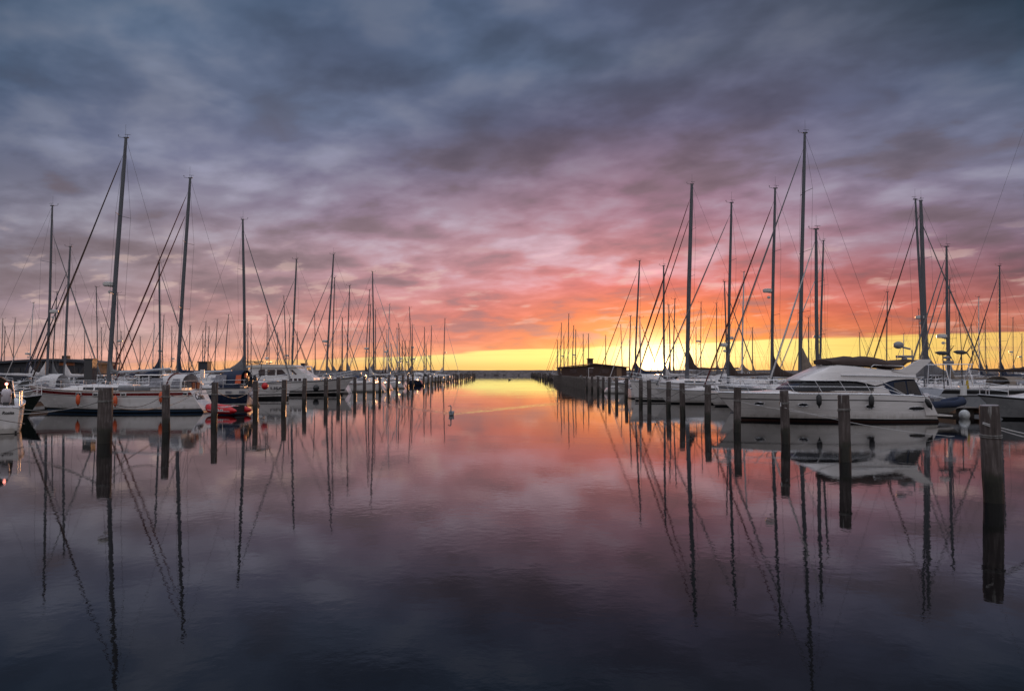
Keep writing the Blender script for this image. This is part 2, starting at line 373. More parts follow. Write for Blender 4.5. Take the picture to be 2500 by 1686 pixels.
TENS = {2: 'twenty', 3: 'thirty', 4: 'forty', 5: 'fifty', 6: 'sixty', 7: 'seventy', 8: 'eighty', 9: 'ninety'}
def ordinal(n):
    if n <= 20: return ORD[n-1]
    t, u = divmod(n, 10)
    return (TENS[t][:-1]+'ieth') if u == 0 else TENS[t]+'-'+ORD[u-1]

# ------------------------------------------------------------------ setting
wb = MB(); wb.add([(-5000, -200, 0), (5000, -200, 0), (5000, 9000, 0), (-5000, 9000, 0)], [(0, 1, 2, 3)])
tag(wb.build('water', M['water'], smooth=0), kind='structure')

def breakwater():
    rnd = random.Random(3); b = MB()
    rings = []
    for i in range(181):
        x = -420 + i*5.2
        top = 3.15 + 0.12*math.sin(i*0.7) + rnd.uniform(-0.12, 0.15)
        rings.append([(x, 452, -0.6), (x, 454+rnd.uniform(-.5, .5), 1.0+rnd.uniform(-.3, .3)), (x, 457+rnd.uniform(-.5, .5), 2.2+rnd.uniform(-.3, .3)), (x, 459, top), (x, 464, top), (x, 472, -0.6)])
    b.loft(rings, closed=True)
    for i in range(900):
        x = rnd.uniform(-260, 200); k = rnd.random(); y = 452.5 + k*6.5; z = 0.1 + k*2.4
        r = rnd.uniform(0.4, 0.95); n = 6
        rr = []
        for a in range(4):
            ph = -PI/2 + PI*a/3; cr = max(math.cos(ph), 0.25)
            rr.append([(x+r*1.3*cr*math.cos(2*PI*q/n)*rnd.uniform(.75, 1.2), y+r*cr*math.sin(2*PI*q/n)*rnd.uniform(.75, 1.2), z+r*0.7*math.sin(ph)*rnd.uniform(.8, 1.1)) for q in range(n)])
        b.loft(rr)
    tag(b.build('breakwater_rocks', M['rock'], smooth=0), 'long low breakwater of piled dark stones closing the far end of the channel', 'breakwater', kind='stuff')
breakwater()

def pontoon(x0, x1, y0, y1, label, h=0.5):
    r = empty('pontoon', ((x0+x1)/2, y0, 0)); tag(r, label, 'pontoon', 'floating pontoons between the berths')
    w = x1-x0; b = MB(); n = int((y1-y0)/1.5)
    for i in range(n): b.box((0, (i+0.5)*(y1-y0)/n, h-0.03), (w, (y1-y0)/n-0.03, 0.06))
    b.build('planking', M['plank'], r, 0)
    b = MB(); b.box((-w/2+0.06, (y1-y0)/2, h-0.20), (0.12, y1-y0, 0.26)); b.build('side_beam', M['teak'], r, 0)
    b = MB(); b.box((w/2-0.06, (y1-y0)/2, h-0.20), (0.12, y1-y0, 0.26)); b.build('side_beam', M['teak'], r, 0)
    k = 0; y = 2.0
    while y < y1-y0-2:
        b = MB(); b.box((0, y, 0.12), (w-0.3, 3.0, 0.5)); b.build('float', M['concrete'], r, 0); y += max(12, (y1-y0)/20); k += 1
    return r
pontoon(-33.1, -31.5, 24, 300, 'grey plank pontoon behind the boats moored along the left side of the channel')
pontoon(24.5, 26.1, 41, 300, 'grey plank pontoon behind the boats moored along the right side of the channel')
pontoon(-64.6, -63.0, 60, 260, 'second plank pontoon farther left, among the distant masts')
pontoon(54.5, 56.1, 70, 260, 'second plank pontoon farther right, among the distant masts')

# ------------------------------------------------------------------ piles
PILES = []
def pile(x, y, h, r, label, group, lean=(0, 0)):
    o = empty('mooring_pile', (x, y, 0)); tag(o, label, 'mooring pile', group)
    o.rotation_euler = (lean[0], lean[1], random.uniform(0, 6))
    rnd = random.Random(int(x*100+y*10)); n = 18; rings = []
    zs = [-1.2, -0.3, 0.1, 0.4, 0.8, 1.1, h-0.35, h-0.12, h-0.03, h]
    for z in zs:
        k = 1.0
        if z > h-0.2: k = 0.97
        if z >= h: k = 0.93
        rings.append([((r*k*(1+0.02*math.sin(3*a*2*PI/n+z)))*math.cos(2*PI*a/n)+0.006*rnd.uniform(-1, 1), r*k*math.sin(2*PI*a/n)+0.006*rnd.uniform(-1, 1), z) for a in range(n)])
    b = MB(); b.loft(rings); b.build('post', M['pile'], o, 50)
    if y < 75:
        b = MB(); b.loft([[(r*0.90*math.cos(2*PI*a/n), r*0.90*math.sin(2*PI*a/n), h+0.002) for a in range(n)], [(r*0.86*math.cos(2*PI*a/n), r*0.86*math.sin(2*PI*a/n), h+0.018) for a in range(n)]])
        b.build('cap', M['pilecap'], o, 30)
    if y < 60:
        b = MB(); zz = h-rnd.uniform(0.35, 0.6)
        for q in range(2):
            b.tube([((r+0.012)*math.cos(a*0.5236), (r+0.012)*math.sin(a*0.5236), zz+0.035*q+0.012*math.sin(a*0.5)) for a in range(13)], 0.014, 5)
        b.build('rope_loop', M['rope'], o)
    PILES.append((x, y, h)); return o
LP = [(258,1080,946,36),(408,1053,939,18),(524,1031.5,933,14),(625,1012,930,12),(693,1002,927,12),(743,992,923,10),(796,983,923.5,9.5),(827,975.5,921,9),(867,969,919.5,8),
      (890,966,918.5,8),(913,962,917.5,7),(928,959,917,6.5),(949,955,916,6.5),(969,951,915,6),(983,948,914.5,5),(996,945.5,914,5),(1008,943.5,913.5,5)]
yy = []
for i, (px, yw, yt, wd) in enumerate(LP):
    Y = CAMH*F/(yw-906); x = X(px, Y)
    pile(x, Y, Z(yt, Y), max(wd/F*Y/2, 0.15) if i else 0.24, 'round weathered timber pile, %s from the near end of the left row' % ordinal(i+1), 'mooring piles along the left side', (random.uniform(-.02,.02), random.uniform(-.014, .03)))
Y = 126.0
n = len(LP)
while Y < 300:
    n += 1; pile(-15.0+random.uniform(-.15, .15), Y, 1.75+random.uniform(-.3, .25), 0.16, 'small distant timber pile, %s from the near end of the left row' % ordinal(n), 'mooring piles along the left side', (random.uniform(-.03,.03), random.uniform(-.035, .035)))
    Y += 6.2+random.uniform(-.5, .5)
RP = [(2419,1223,990,44),(2060,1125,964,27),(1916,1082,953,19),(1798,1053.5,945,17),(1726,1033,939,13),(1666,1016.6,934.6,12),(1631,1002,931,11.5),(1585,992,928,10.5),(1564,985,926,8.5),(1528,977,923,8.5),
      (1505,970,921,8),(1487,966,920.5,7),(1472,961,919.5,6.5),(1460,958,918.5,6.5),(1445,954.5,917.5,6),(1432,951.5,917,5.5),(1421,949,916.5,5)]
for i, (px, yw, yt, wd) in enumerate(RP):
    Y = CAMH*F/(yw-906); x = X(px, Y)
    pile(x, Y, Z(yt, Y), max(wd/F*Y/2, 0.15), 'round weathered timber pile, %s from the near end of the right row' % ordinal(i+1), 'mooring piles along the right side', (random.uniform(-.02,.02), random.uniform(-.035, .02)))
Y = 186.0; n = len(RP)
while Y < 385:
    n += 1; pile(10.1+random.uniform(-.15, .15), Y, 1.75+random.uniform(-.3, .25), 0.17, 'small distant timber pile beyond the quay, %s of the right row' % ordinal(n), 'mooring piles along the right side', (random.uniform(-.03,.03), random.uniform(-.035, .035)))
    Y += 7.5+random.uniform(-.5, .5)

# ------------------------------------------------------------------ buildings and quay
def clubhouse():
    x0, x1 = 9.9, 23.0
    q = empty('quay', (17, 100, 0)); tag(q, 'brown concrete quay with a plank fender face below the low dark hut', 'quay')
    b = MB(); b.box((0, 38, 0.45), (14.0, 76, 2.0)); b.build('quay_wall', M['concrete'], q, 0)
    for i in range(26):
        b = MB(); b.box((-7.12, 1.5+i*2.95, 0.55), (0.22, 0.3, 2.3)); b.build('fender_post', M['plank'], q, 0)
    b = MB(); b.box((-6.8, 38, 1.5), (0.5, 76, 0.12)); b.build('kerb_beam', M['plank'], q, 0)
    h = empty('harbour_hut', (16.3, 150, 1.45)); tag(h, 'low dark brown timber hut with shallow gable roof and small roof vent on quay', 'hut')
    pts = [(-6.4, 0), (6.4, 0), (6.4, 1.75), (0, 2.35), (-6.4, 1.75)]
    b = MB(); b.prism(pts, -4, 8); b.build('wall', M['hutwood'], h, 0)
    b = MB(); b.prism([(-6.9, 1.72), (0, 2.42), (6.9, 1.72), (6.9, 1.88), (0, 2.62), (-6.9, 1.88)], -4.5, 8.5); rf = b.build('roof', M['hutroof'], h, 0)
    b = MB(); b.box((-0.3, 1, 3.05), (1.1, 1.1, 0.9)); b.box((-0.3, 1, 3.6), (1.6, 1.6, 0.2), 0, 0.6); b.build('roof_vent', M['hutwood'], rf, 0)
    for k in range(2):
        b = MB(); b.box((-6.45, -2.6+k*1.8, 1.1), (0.06, 0.7, 0.9)); w = b.build('window', M['brownglass'], h, 0)
        b = MB(); b.box((-6.44, -2.6+k*1.8, 0.6), (0.14, 0.85, 0.08)); b.build('sill', M['offwhite'], w, 0)
    for k in range(3):
        b = MB(); b.box((-4.2+k*3.2, -4.05, 1.05), (1.4, 0.06, 0.8)); b.build('window', M['brownglass'], h, 0)
    b = MB(); b.box((4.9, -4.05, 0.95), (0.95, 0.07, 1.8)); b.build('door', M['teak'], h, 0)
    l = empty('lamp_post', (13.3, 128, 1.45)); tag(l, 'slim white lamp post with short arm standing before the dark hut', 'lamp post')
    b = MB(); b.tube([(0, 0, 0), (0, 0, 1.6)], 0.05); b.build('pole', M['mastw'], l)
    b = MB(); b.tube([(0, 0, 1.6), (0.55, 0, 1.62)], 0.04); b.box((0.6, 0, 1.6), (0.45, 0.16, 0.1)); b.build('lamp_head', M['mastw'], l)
    gl = empty('seagull', (11.0, 118, 1.6)); tag(gl, 'white gull perched on the edge of the quay below the hut', 'gull')
    b = MB(); b.ball((0, 0, 0.12), (0.17, 0.09, 0.09)); b.ball((0.13, 0, 0.24), (0.06, 0.05, 0.055)); b.tube([(0.1, 0, 0.15), (0.13, 0, 0.22)], 0.045); b.tube([(0, 0.03, 0.06), (0, 0.03, -0.04)], 0.01); b.tube([(0, -0.03, 0.06), (0, -0.03, -0.04)], 0.01)
    b.build('body', M['swan'], gl); b = MB(); b.tube([(0.18, 0, 0.24), (0.24, 0, 0.23)], [0.015, 0.004]); b.build('beak', M['beak'], gl)
clubhouse()
def left_building():
    Y = 125.0
    def p(px, py): v = at(px, py, Y); return (v.x, v.z)
    r = empty('harbour_building', (X(140, Y), Y, 0)); tag(r, 'long low dark building with shallow curved roof behind the masts at far left', 'building')
    cx = r.location.x
    top = [(8,884), (60,880), (120,876.5), (170,876), (215,879), (262,884)]
    q = [(p(a, b)[0]-cx, p(a, b)[1]) for a, b in top]
    b = MB(); b.prism(q + [(q[-1][0], q[-1][1]-0.35), ] + [(x, z-0.4) for x, z in reversed(q)][1:], -3.5, 4); rf = b.build('roof', M['roofdark'], r, 0)
    q2 = [(x*0.95, z-0.42) for x, z in q]
    b = MB(); b.prism(q2 + [(q2[-1][0], 0.2), (q2[0][0], 0.2)], -2.8, 3.5); b.build('wall', M['roofdark'], r, 0)
    b = MB(); v = p(144, 868); b.box((v[0]-cx, 2, v[1]-0.4), (0.95, 0.95, 0.9)); b.build('chimney', M['hutwood'], rf, 0)
    v = p(188, 889); b = MB(); b.box((v[0]-cx, -2.86, v[1]), (2.6, 0.08, 0.45)); b.build('signboard', M['orangepanel'], r, 0)
    for i in range(9):
        b = MB(); b.box((-6.5+i*1.6, -2.86, 2.6), (1.0, 0.07, 0.9)); b.build('window', M['glass'], r, 0)
    # dark box shelters farther along
    for i, (px, py, w_) in enumerate(((500, 884, 22), (742, 888, 9))):
        Y2 = 118.0+i*12; v = at(px, py, Y2)
        if i == 0: lab = 'small dark square kiosk behind the pontoon left of the furled mainsail'
        else: lab = 'small dark square kiosk behind the motor cruiser bow'
        k = empty('kiosk', (v.x, Y2, 0)); tag(k, lab, 'kiosk', 'dark kiosks on the pontoons')
        b = MB(); b.box((0, 0, v.z/2+0.1), (w_/F*Y2, 1.6, v.z-0.2)); b.build('wall', M['roofdark'], k, 0)
        b = MB(); b.box((0, 0, v.z+0.06), (w_/F*Y2+0.2, 1.9, 0.12)); b.build('roof', M['roofdark'], k, 0)
left_building()
d = empty('dolphin_post', (X(217, 55), 55.2, 0)); tag(d, 'thick square charcoal post standing behind the red-striped sailboat', 'post')
b = MB(); b.box((0, 0, 1.2), (0.62, 0.62, 4.4)); b.build('post', M['dkgrey'], d, 0)
b = MB(); b.box((0, 0, 3.42), (0.72, 0.72, 0.05)); b.build('cap', M['black'], d, 0)

# ------------------------------------------------------------------ sailboat builder
SAIL_DECK = ((0, .70), (.1, .82), (.25, .95), (.4, 1), (.55, .96), (.7, .82), (.82, .60), (.92, .32), (1, .025))
SAIL_WL = ((0, .50), (.15, .74), (.4, .90), (.6, .82), (.8, .48), (.92, .17), (1, .015))
def make_hull(root, L, B, fs, fm, fb, so=-0.5, stem=0.9, bands=None, mats=None, deckt=SAIL_DECK, wlt=SAIL_WL, deckm=None, rail=True, name='hull', ns=16, flare=0.75):
    """bands: list of (s_low, material index) from the sheer down; s=1 sheer, 0 waterline"""
    bands = bands or [(0.93, 0), (0.10, 0), (0.0, 1), (-0.35, 2)]
    srow = [1.0]; mi = []
    for lo, m in bands:
        hi = srow[-1]; k = 3 if hi-lo > 0.35 else 1
        for j in range(k): srow.append(hi + (lo-hi)*(j+1)/k); mi.append(m)
    def sheer(t):
        return fm + ((fb-fm)*((t-.45)/.55)**2 if t > .45 else (fs-fm)*((.45-t)/.45)**2)
    side = []
    for i in range(ns+1):
        t = i/ns; t = t if t < .6 else .6+.4*(1-(1-(t-.6)/.4)**1.25)
        xd = -L/2+L*t; xw = -L/2+so + (L-so-stem)*t
        yd = B/2*interp(deckt, t); yw = B/2*interp(wlt, t)
        col = []
        for s in srow:
            k = max(s, 0); x = xw+(xd-xw)*k; z = sheer(t)*s
            y = yw + (yd-yw)*(k**flare) if s >= 0 else yw*0.6
            if s < 0: z = -0.4
            col.append((x, y, z))
        side.append(col)
    h = MB(); nr = len(srow); k0 = 0
    for sg in (1, -1):
        base = len(h.v)
        for col in side: h.v += [(x, y*sg, z) for x, y, z in col]
        for i in range(ns):
            for j in range(nr-1):
                a = base+i*nr+j; q = (a, a+1, a+1+nr, a+nr)
                h.f.append(q if sg < 0 else q[::-1]); h.m.append(mi[j])
    A = nr*(ns+1)
    for j in range(nr-1):
        h.f.append((j, j+1, A+j+1, A+j)); h.m.append(0 if srow[j+1] > 0.05 else mi[j])
        a = ns*nr+j; h.f.append((a, a+1, A+a+1, A+a)); h.m.append(mi[j])
    ho = h.build(name, mats or [M['white'], M['boot'], M['antifoul']], root, 50)
    dk = MB(); rings = []
    for col in side:
        x, y, z = col[0]; rings.append([(x, y*0.985, z-0.02), (x, y*0.5, z+0.015), (x, 0, z+0.03), (x, -y*0.5, z+0.015), (x, -y*0.985, z-0.02)])
    dk.loft(rings, closed=False); dk.build('deck', deckm or M['deck'], root)
    if rail:
        for sg in (1, -1):
            r = MB(); r.tube([(c[0][0], c[0][1]*sg, c[0][2]+0.015) for c in side], 0.028, 5); r.build('toe_rail', rail if not isinstance(rail, bool) else M['alu'], root)
    return ho, sheer, side

def cabin_part(root, x0, x1, w, h, zf, mats, front=0.9, name='cabin'):
    b = MB(); n = 9; rings = []
    for i in range(n+1):
        t = i/n; x = x0+(x1-x0)*t
        hh = h*min(1, (1-t)/0.45+0.08)**0.75; ww = w*(1-0.42*t**1.8); z = zf(x)-0.03
        if t == 0: hh *= 0.95
        rings.append([(x, ww, z), (x, ww*0.90, z+hh*0.72), (x, ww*0.72, z+hh*0.97), (x, 0, z+hh*1.06), (x, -ww*0.72, z+hh*0.97), (x, -ww*0.90, z+hh*0.72), (x, -ww, z)])
    b.loft(rings); o = b.build(name, mats, root, 35)
    return o
def cabin_windows(root, x0, x1, w, h, zf, n, mat_, fx=(0.10, 0.62)):
    for sg in (1, -1):
        for k in range(n):
            a = fx[0]+(fx[1]-fx[0])*(k/n)+0.012; c = fx[0]+(fx[1]-fx[0])*((k+1)/n)-0.012
            b = MB(); pts = []
            for t in (a, c):
                x = x0+(x1-x0)*t; hh = h*min(1, (1-t)/0.45+0.08)**0.75; ww = w*(1-0.42*t**1.8); z = zf(x)-0.03
                for q in (0.22, 0.60): pts.append((x, sg*(ww*(1-0.10*q/0.72)+0.012), z+hh*q))
            p = pts; inn = [(x, y-sg*0.03, z) for x, y, z in p]
            b.add(p+inn, [(0, 2, 3, 1), (4, 5, 7, 6), (0, 1, 5, 4), (2, 6, 7, 3), (1, 3, 7, 5), (0, 4, 6, 2)])
            b.build('cabin_window', mat_, root, 0)
def sprayhood(root, x0, x1, w, h, z, m, win=True):
    b = MB(); rings = []
    for i in range(6):
        t = i/5; x = x0+(x1-x0)*t; hh = h*(1.0 if t < 0.45 else (1-((t-.45)/.55)**1.7*0.85)); ww = w*(1-0.12*t)
        rings.append([(x, ww*math.cos(a)*(1 if abs(math.cos(a)) > .5 else 1), z+hh*abs(math.sin(a))**0.55) for a in [PI*k/10 for k in range(11)]])
    b.loft(rings, closed=False); o = b.build('sprayhood', m, root, 60)
    if win:
        for sg in (1, -1):
            p = [(x0+(x1-x0)*.22, z+h*.22), (x0+(x1-x0)*.22, z+h*.66), (x0+(x1-x0)*.60, z+h*.60), (x0+(x1-x0)*.72, z+h*.22)]
            q = MB()
            yy = sg*(w*0.97)
            pts = [(a, sg*(w*(1-0.12*(a-x0)/(x1-x0)))*((1-((c-z)/h/1.0)**(2/.55))**.5 if (c-z)/h < 1 else .5)+sg*0.02, c) for a, c in p]
            q.add(pts+[(a, b_-sg*0.03, c) for a, b_, c in pts], [(0, 1, 2, 3), (4, 7, 6, 5), (0, 4, 5, 1), (1, 5, 6, 2), (2, 6, 7, 3), (3, 7, 4, 0)])
            q.build('sprayhood_window', M['vinyl'], o, 0)
    return o
def rails(root, side, sheer, L, B, near, mat_=None):
    mat_ = mat_ or M['steel']; r = 0.016 if near else 0.02
    def edge(t, sg, up=0.0):
        i = t*(len(side)-1); a = int(min(i, len(side)-2)); k = i-a
        p = Vector(side[a][0])*(1-k)+Vector(side[a+1][0])*k
        return Vector((p.x, p.y*sg*0.97, p.z+up))
    b = MB()
    bow = [edge(.86, 1, .58), edge(.93, 1, .62), edge(.99, 1, .66)+Vector((0.18, 0, 0)), edge(.99, -1, .66)+Vector((0.18, 0, 0)), edge(.93, -1, .62), edge(.86, -1, .58)]
    b.tube(bow, r)
    for sg in (1, -1):
        for t in (.86, .96): b.tube([edge(t, sg), edge(t, sg, .60)], r, 5)
        b.tube([edge(.86, sg, .3), edge(.98, sg, .34)], r*.8, 5)
    b.build('pulpit', mat_, root)
    b = MB(); st = [edge(.16, 1, .6), edge(.02, 1, .6), edge(.02, -1, .6), edge(.16, -1, .6)]
    b.tube(st, r)
    for sg in (1, -1):
        for t in (.16, .03): b.tube([edge(t, sg), edge(t, sg, .6)], r, 5)
        b.tube([edge(.16, sg, .3), edge(.02, sg, .3)], r*.8, 5)
    b.build('pushpit', mat_, root)
    if near:
        for sg in (1, -1):
            b = MB()
            for t in (.3, .44, .58, .72): b.tube([edge(t, sg), edge(t, sg, .58)], 0.012, 5)
            for u in (.3, .57): b.tube([edge(t, sg, u) for t in (.16, .3, .44, .58, .72, .86)], 0.007, 4)
            b.build('guard_rail', mat_, root)

def text(root, body, size, loc, rot, m=None, shear=0.0, name='lettering', extrude=0.004, bold=0.0):
    cu = bpy.data.curves.new(name, 'FONT'); cu.body = body; cu.size = size; cu.extrude = extrude; cu.shear = shear; cu.offset = bold
    cu.align_x = 'CENTER'; cu.align_y = 'CENTER'; cu.materials.append(m or M['ink'])
    tmp = bpy.data.objects.new('tmp', cu); C.objects.link(tmp); dg_ = bpy.context.evaluated_depsgraph_get()
    me = bpy.data.meshes.new_from_object(tmp.evaluated_get(dg_)); bpy.data.objects.remove(tmp)
    o = bpy.data.objects.new(name, me); C.objects.link(o); o.parent = root; o.location = loc; o.rotation_euler = rot
    return o

def sailboat(label, xm, ym, hm, lean, bow, L, B=None, hull='white', bands=None, mats=None, cover='c_grey', genoa='c_grey', hood='c_grey', mastm='mast',
             near=True, stays=1, mf=0.08, radar=False, so=-0.5, stem=0.9, boomside=0.0, fr=0.95, boom_up=0.0, rake_y=0.0, mr=0.085, group=None, spread=2, rail=True, yaw=0.0, flag=None, fm=None, coverfull=1.0):
    """xm, ym: world position of the mast foot; bow: -1 bow to the left, +1 to the right; lean: world x offset of the masthead"""
    B = B or (0.31*L+0.2)
    rz = (0 if bow > 0 else PI) + yaw
    xl = L*mf                                                     # local x of mast
    off = Matrix.Rotation(rz, 3, 'Z') @ Vector((xl, 0, 0))
    r = empty('sailboat', (xm-off.x, ym-off.y, 0), rz); tag(r, label, 'sailboat', group)
    fm_ = fm or 0.085*L+0.05; fs, fb = fm_*1.03, fm_*1.22
    if mats is None: mats = [M[hull], M['boot'], M['antifoul']]
    ho, sheer, side = make_hull(r, L, B, fs, fm_, fb, so=so, stem=stem, bands=bands, mats=mats, rail=rail, ns=16 if near else 10)
    zf = lambda x: sheer((x+L/2)/L)
    cx0, cx1 = -L*0.12, L*0.30; ch = 0.42
    cabin_part(r, cx0, cx1, B*0.31, ch, zf, M['white'])
    cabin_windows(r, cx0, cx1, B*0.31, ch, zf, 3 if near else 1, M['glass'])
    # cockpit coaming
    b = MB()
    for sg in (1, -1): b.tube([(-L*.42, sg*B*.30, zf(-L*.4)+.10), (-L*.12, sg*B*.33, zf(-L*.12)+.16)], .11, 6)
    b.box((-L*.44, 0, zf(-L*.42)+.06), (.12, B*.6, .22)); b.build('cockpit_coaming', M['white'], r, 40)
    zc = zf(xl)+ch*0.9
    # mast
    top = Vector((xl+lean*bow, rake_y, hm)); foot = Vector((xl, 0, zc-0.1))
    b = MB(); b.tube([foot, foot.lerp(top, .5)+Vector((0.03, 0, 0)), foot.lerp(top, .85), top], [mr, mr*.98, mr*.85, mr*.62], 8, flat=0.7)
    mo = b.build('mast', M[mastm], r)
    b = MB(); wr = 0.008 if near else 0.011
    fore = foot.lerp(top, fr)
    bowp = Vector((L/2-0.15, 0, zf(L/2)+.05)); stern = Vector((-L/2+.1, 0, zf(-L/2)+.1))
    b.tube([top, stern.lerp(top, .22)], wr, 4)
    for sg in (1, -1): b.tube([stern.lerp(top, .22), (-L/2+.1, sg*B*.28, zf(-L/2)+.05)], wr, 4)
    b.tube([fore, bowp], wr*1.2, 4)
    sp_at = [k/(spread+1)*0.95+.05 for k in range(1, spread+1)]
    for sg in (1, -1):
        ch_ = Vector((xl-.15, sg*B*.44, zf(xl)))
        pr = top.lerp(foot, 0.02); pts = [pr]
        for s_ in reversed(sp_at):
            c = foot.lerp(top, s_); pts.append(Vector((c.x-.18, sg*B*.27, c.z+.03)))
        pts.append(ch_); b.tube(pts, wr, 4)
        c0 = foot.lerp(top, sp_at[0]); b.tube([c0, (xl+.25, sg*B*.43, zf(xl))], wr, 4); b.tube([c0, (xl-.6, sg*B*.43, zf(xl))], wr, 4)
    b.build('standing_rigging', M['wire'], r)
    for s_ in sp_at:
        c = foot.lerp(top, s_); b = MB()
        b.tube([(c.x-.18, -B*.27, c.z+.03), (c.x, 0, c.z), (c.x-.18, B*.27, c.z+.03)], 0.022, 5, flat=.6); b.build('spreader', M[mastm], mo)
    # masthead gear
    b = MB(); b.box((top.x-.02, top.y, top.z+.02), (.30, .10, .06)); b.tube([(top.x+.1, top.y, top.z), (top.x+.42, top.y+.05, top.z+.05), (top.x+.44, top.y+.05, top.z+.14)], .014, 5); b.ball((top.x+.44, top.y+.05, top.z+.16), .035, 6, 4)
    b.tube([(top.x-.08, top.y, top.z), (top.x-.10, top.y, top.z+.22)], .012, 4); b.tube([(top.x-.28, top.y, top.z+.20), (top.x+.08, top.y, top.z+.22)], .012, 4)
    b.build('wind_vane', M['dkgrey'], mo)
    if near:
        b = MB(); b.tube([(top.x, top.y+.05, top.z), (top.x, top.y+.05, top.z+.85)], .007, 4); b.build('antenna', M['wire'], mo)
    # furled headsails
    for k in range(stays):
        e0 = bowp+Vector((-k*0.55, 0, .35)); e1 = foot.lerp(top, fr-0.10*k)
        q = [e0.lerp(e1, t) for t in (0, .05, .3, .6, .9, .955)]
        gr = 0.042 if near else 0.036
        b = MB(); b.tube(q, [gr*1.1, gr*1.3, gr*1.2, gr, gr*.75, gr*.4], 7); b.build('furled_jib', M[genoa], r)
        if near:
            b = MB(); b.tube([e0+Vector((0, 0, -.16)), e0+Vector((0, 0, -.04))], .11, 8); b.build('furling_drum', M['dkgrey'], r)
    # boom and stowed mainsail
    bl = L*.37; bz = zc+0.75; bend = Vector((xl-bl, boomside, bz+.12+boom_up))
    b = MB(); b.tube([(xl-.1, 0, bz), bend], .07, 8); bo = b.build('boom', M['alu'], r)
    if cover:
        b = MB(); rings = []
        a0 = Vector((xl-.12, 0, bz+.08)); rnd = random.Random(int(hm*100))
        tri = rnd.random() < .6; hc = rnd.uniform(.9, 1.9); dc = rnd.uniform(.10, .2) if tri else rnd.uniform(.2, .45); sgm = rnd.choice((0, .03, .06))
        for i in range(17):
            t = (i/16)**1.5; p = a0.lerp(bend+Vector((.15, 0, .06)), t*coverfull)-Vector((0, 0, sgm*math.sin(PI*t)))
            hh = ((hc*max(0, 1-t/dc) if tri else hc*math.exp(-t*2.2/dc))+.27*(1-t*.55)+.035*rnd.uniform(-1, 1)); ww = .13*(1-.45*t)+.01
            rings.append([(p.x, p.y+ww*math.cos(a), p.z-.10+hh*(0.5+.5*math.sin(a))) if math.sin(a) < .9 else (p.x, p.y, p.z-.10+hh) for a in [2*PI*k/10+PI/2 for k in range(10)]])
        b.loft(rings); b.build('sail_cover', M[cover], bo, 60)
    b = MB(); b.tube([(xl-.1, 0, zc), (xl-bl*.35, 0, bz)], .03, 5); b.tube([bend, (-L*.36, 0, zf(-L*.36)+.2)], .02, 4); b.build('mainsheet', M['alu'], r)
    if hood: sprayhood(r, -L*.20, -L*.06, B*.30, .62, zf(-L*.12)+ch*.5, M[hood], near)
    rails(r, side, sheer, L, B, near)
    if near:
        for k, xx in enumerate((.14, .24, .36)):
            b = MB(); zz = zf(L*xx) + (ch*(.98 if xx < .2 else .72) if xx < .3 else .06); b.box((L*xx, 0, zz), (.5, .5, .06)); b.build('hatch', M['vinyl'], r, 0)
        b = MB(); b.tube([(-L*.33+.42*0, .45*math.cos(a), zf(-L*.33)+.55+.45*math.sin(a)) for a in [2*PI*k/16 for k in range(17)]], .018, 5)
        for k in range(3): b.tube([(-L*.33, .44*math.cos(k*PI/3), zf(-L*.33)+.55+.44*math.sin(k*PI/3)), (-L*.33, -.44*math.cos(k*PI/3), zf(-L*.33)+.55-.44*math.sin(k*PI/3))], .010, 4)
        b.build('steering_wheel', M['steel'], r)
        for sg in (1, -1):
            b = MB(); c = (-L*.16, sg*B*.33, zf(-L*.16)+.22); b.tube([c, (c[0], c[1], c[2]+.17)], [.075, .06], 8); b.build('winch', M['steel'], r)
    if radar:
        c = foot.lerp(top, radar); b = MB(); fx = .42
        b.tube([(c.x+.05, 0, c.z-.05), (c.x+fx, 0, c.z)], .03, 5); b.tube([(c.x+fx, 0, c.z), (c.x+fx, 0, c.z+.05), (c.x+fx, 0, c.z+.22), (c.x+fx, 0, c.z+.27)], [.26, .33, .33, .2], 12)
        b.ball((c.x+.33, 0, c.z-.35), (.13, .1, .1), 8, 6); b.tube([(c.x, 0, c.z-.35), (c.x+.3, 0, c.z-.35)], .02, 4)
        b.build('radar', M['offwhite'], mo)
    return r, side, sheer, zf

def fender(p, label, m, r=.13, l=.75, group=None, ball=False, cat='fender'):
    o = empty('fender', p); tag(o, label, cat, group)
    b = MB()
    if ball: b.ball((0, 0, -r), (r, r, r*1.05), 16, 10)
    else:
        zs = [(-l, .2), (-l*.95, .42), (-l*.80, .93), (-l*.5, 1), (-l*.2, .93), (-l*.06, .42), (0, .2)]
        b.tube([(0, 0, z) for z, k in zs], [r*k for z, k in zs], 12)
    b.build('body', m, o, 60)
    b = MB(); b.tube([(0, 0, 0), (0, 0.0, .42)], .012, 5); b.build('lanyard', M['rope'], o)
    if not ball:
        b = MB(); b.tube([(0, 0, -l-.08), (0, 0, -l+.02)], [.025, .04], 6); b.build('end_cap', M['black'], o)
    return o

# ------------------------------------------------------------------ rope helper
def rope(a, c, sag, label, m=None, r=.016, n=14):
    a, c = Vector(a), Vector(c); o = empty('mooring_rope', a); tag(o, label, 'rope', 'mooring ropes')
    b = MB(); b.tube([(c-a)*(i/n)+Vector((0, 0, -sag*4*(i/n)*(1-i/n))) for i in range(n+1)], r, 5); b.build('line', m or M['rope'], o)
    return o

OCC = []   # occupied rectangles (x0,x1,y0,y1)
def occ(x0, x1, y0, y1): OCC.append((min(x0, x1), max(x0, x1), y0, y1))


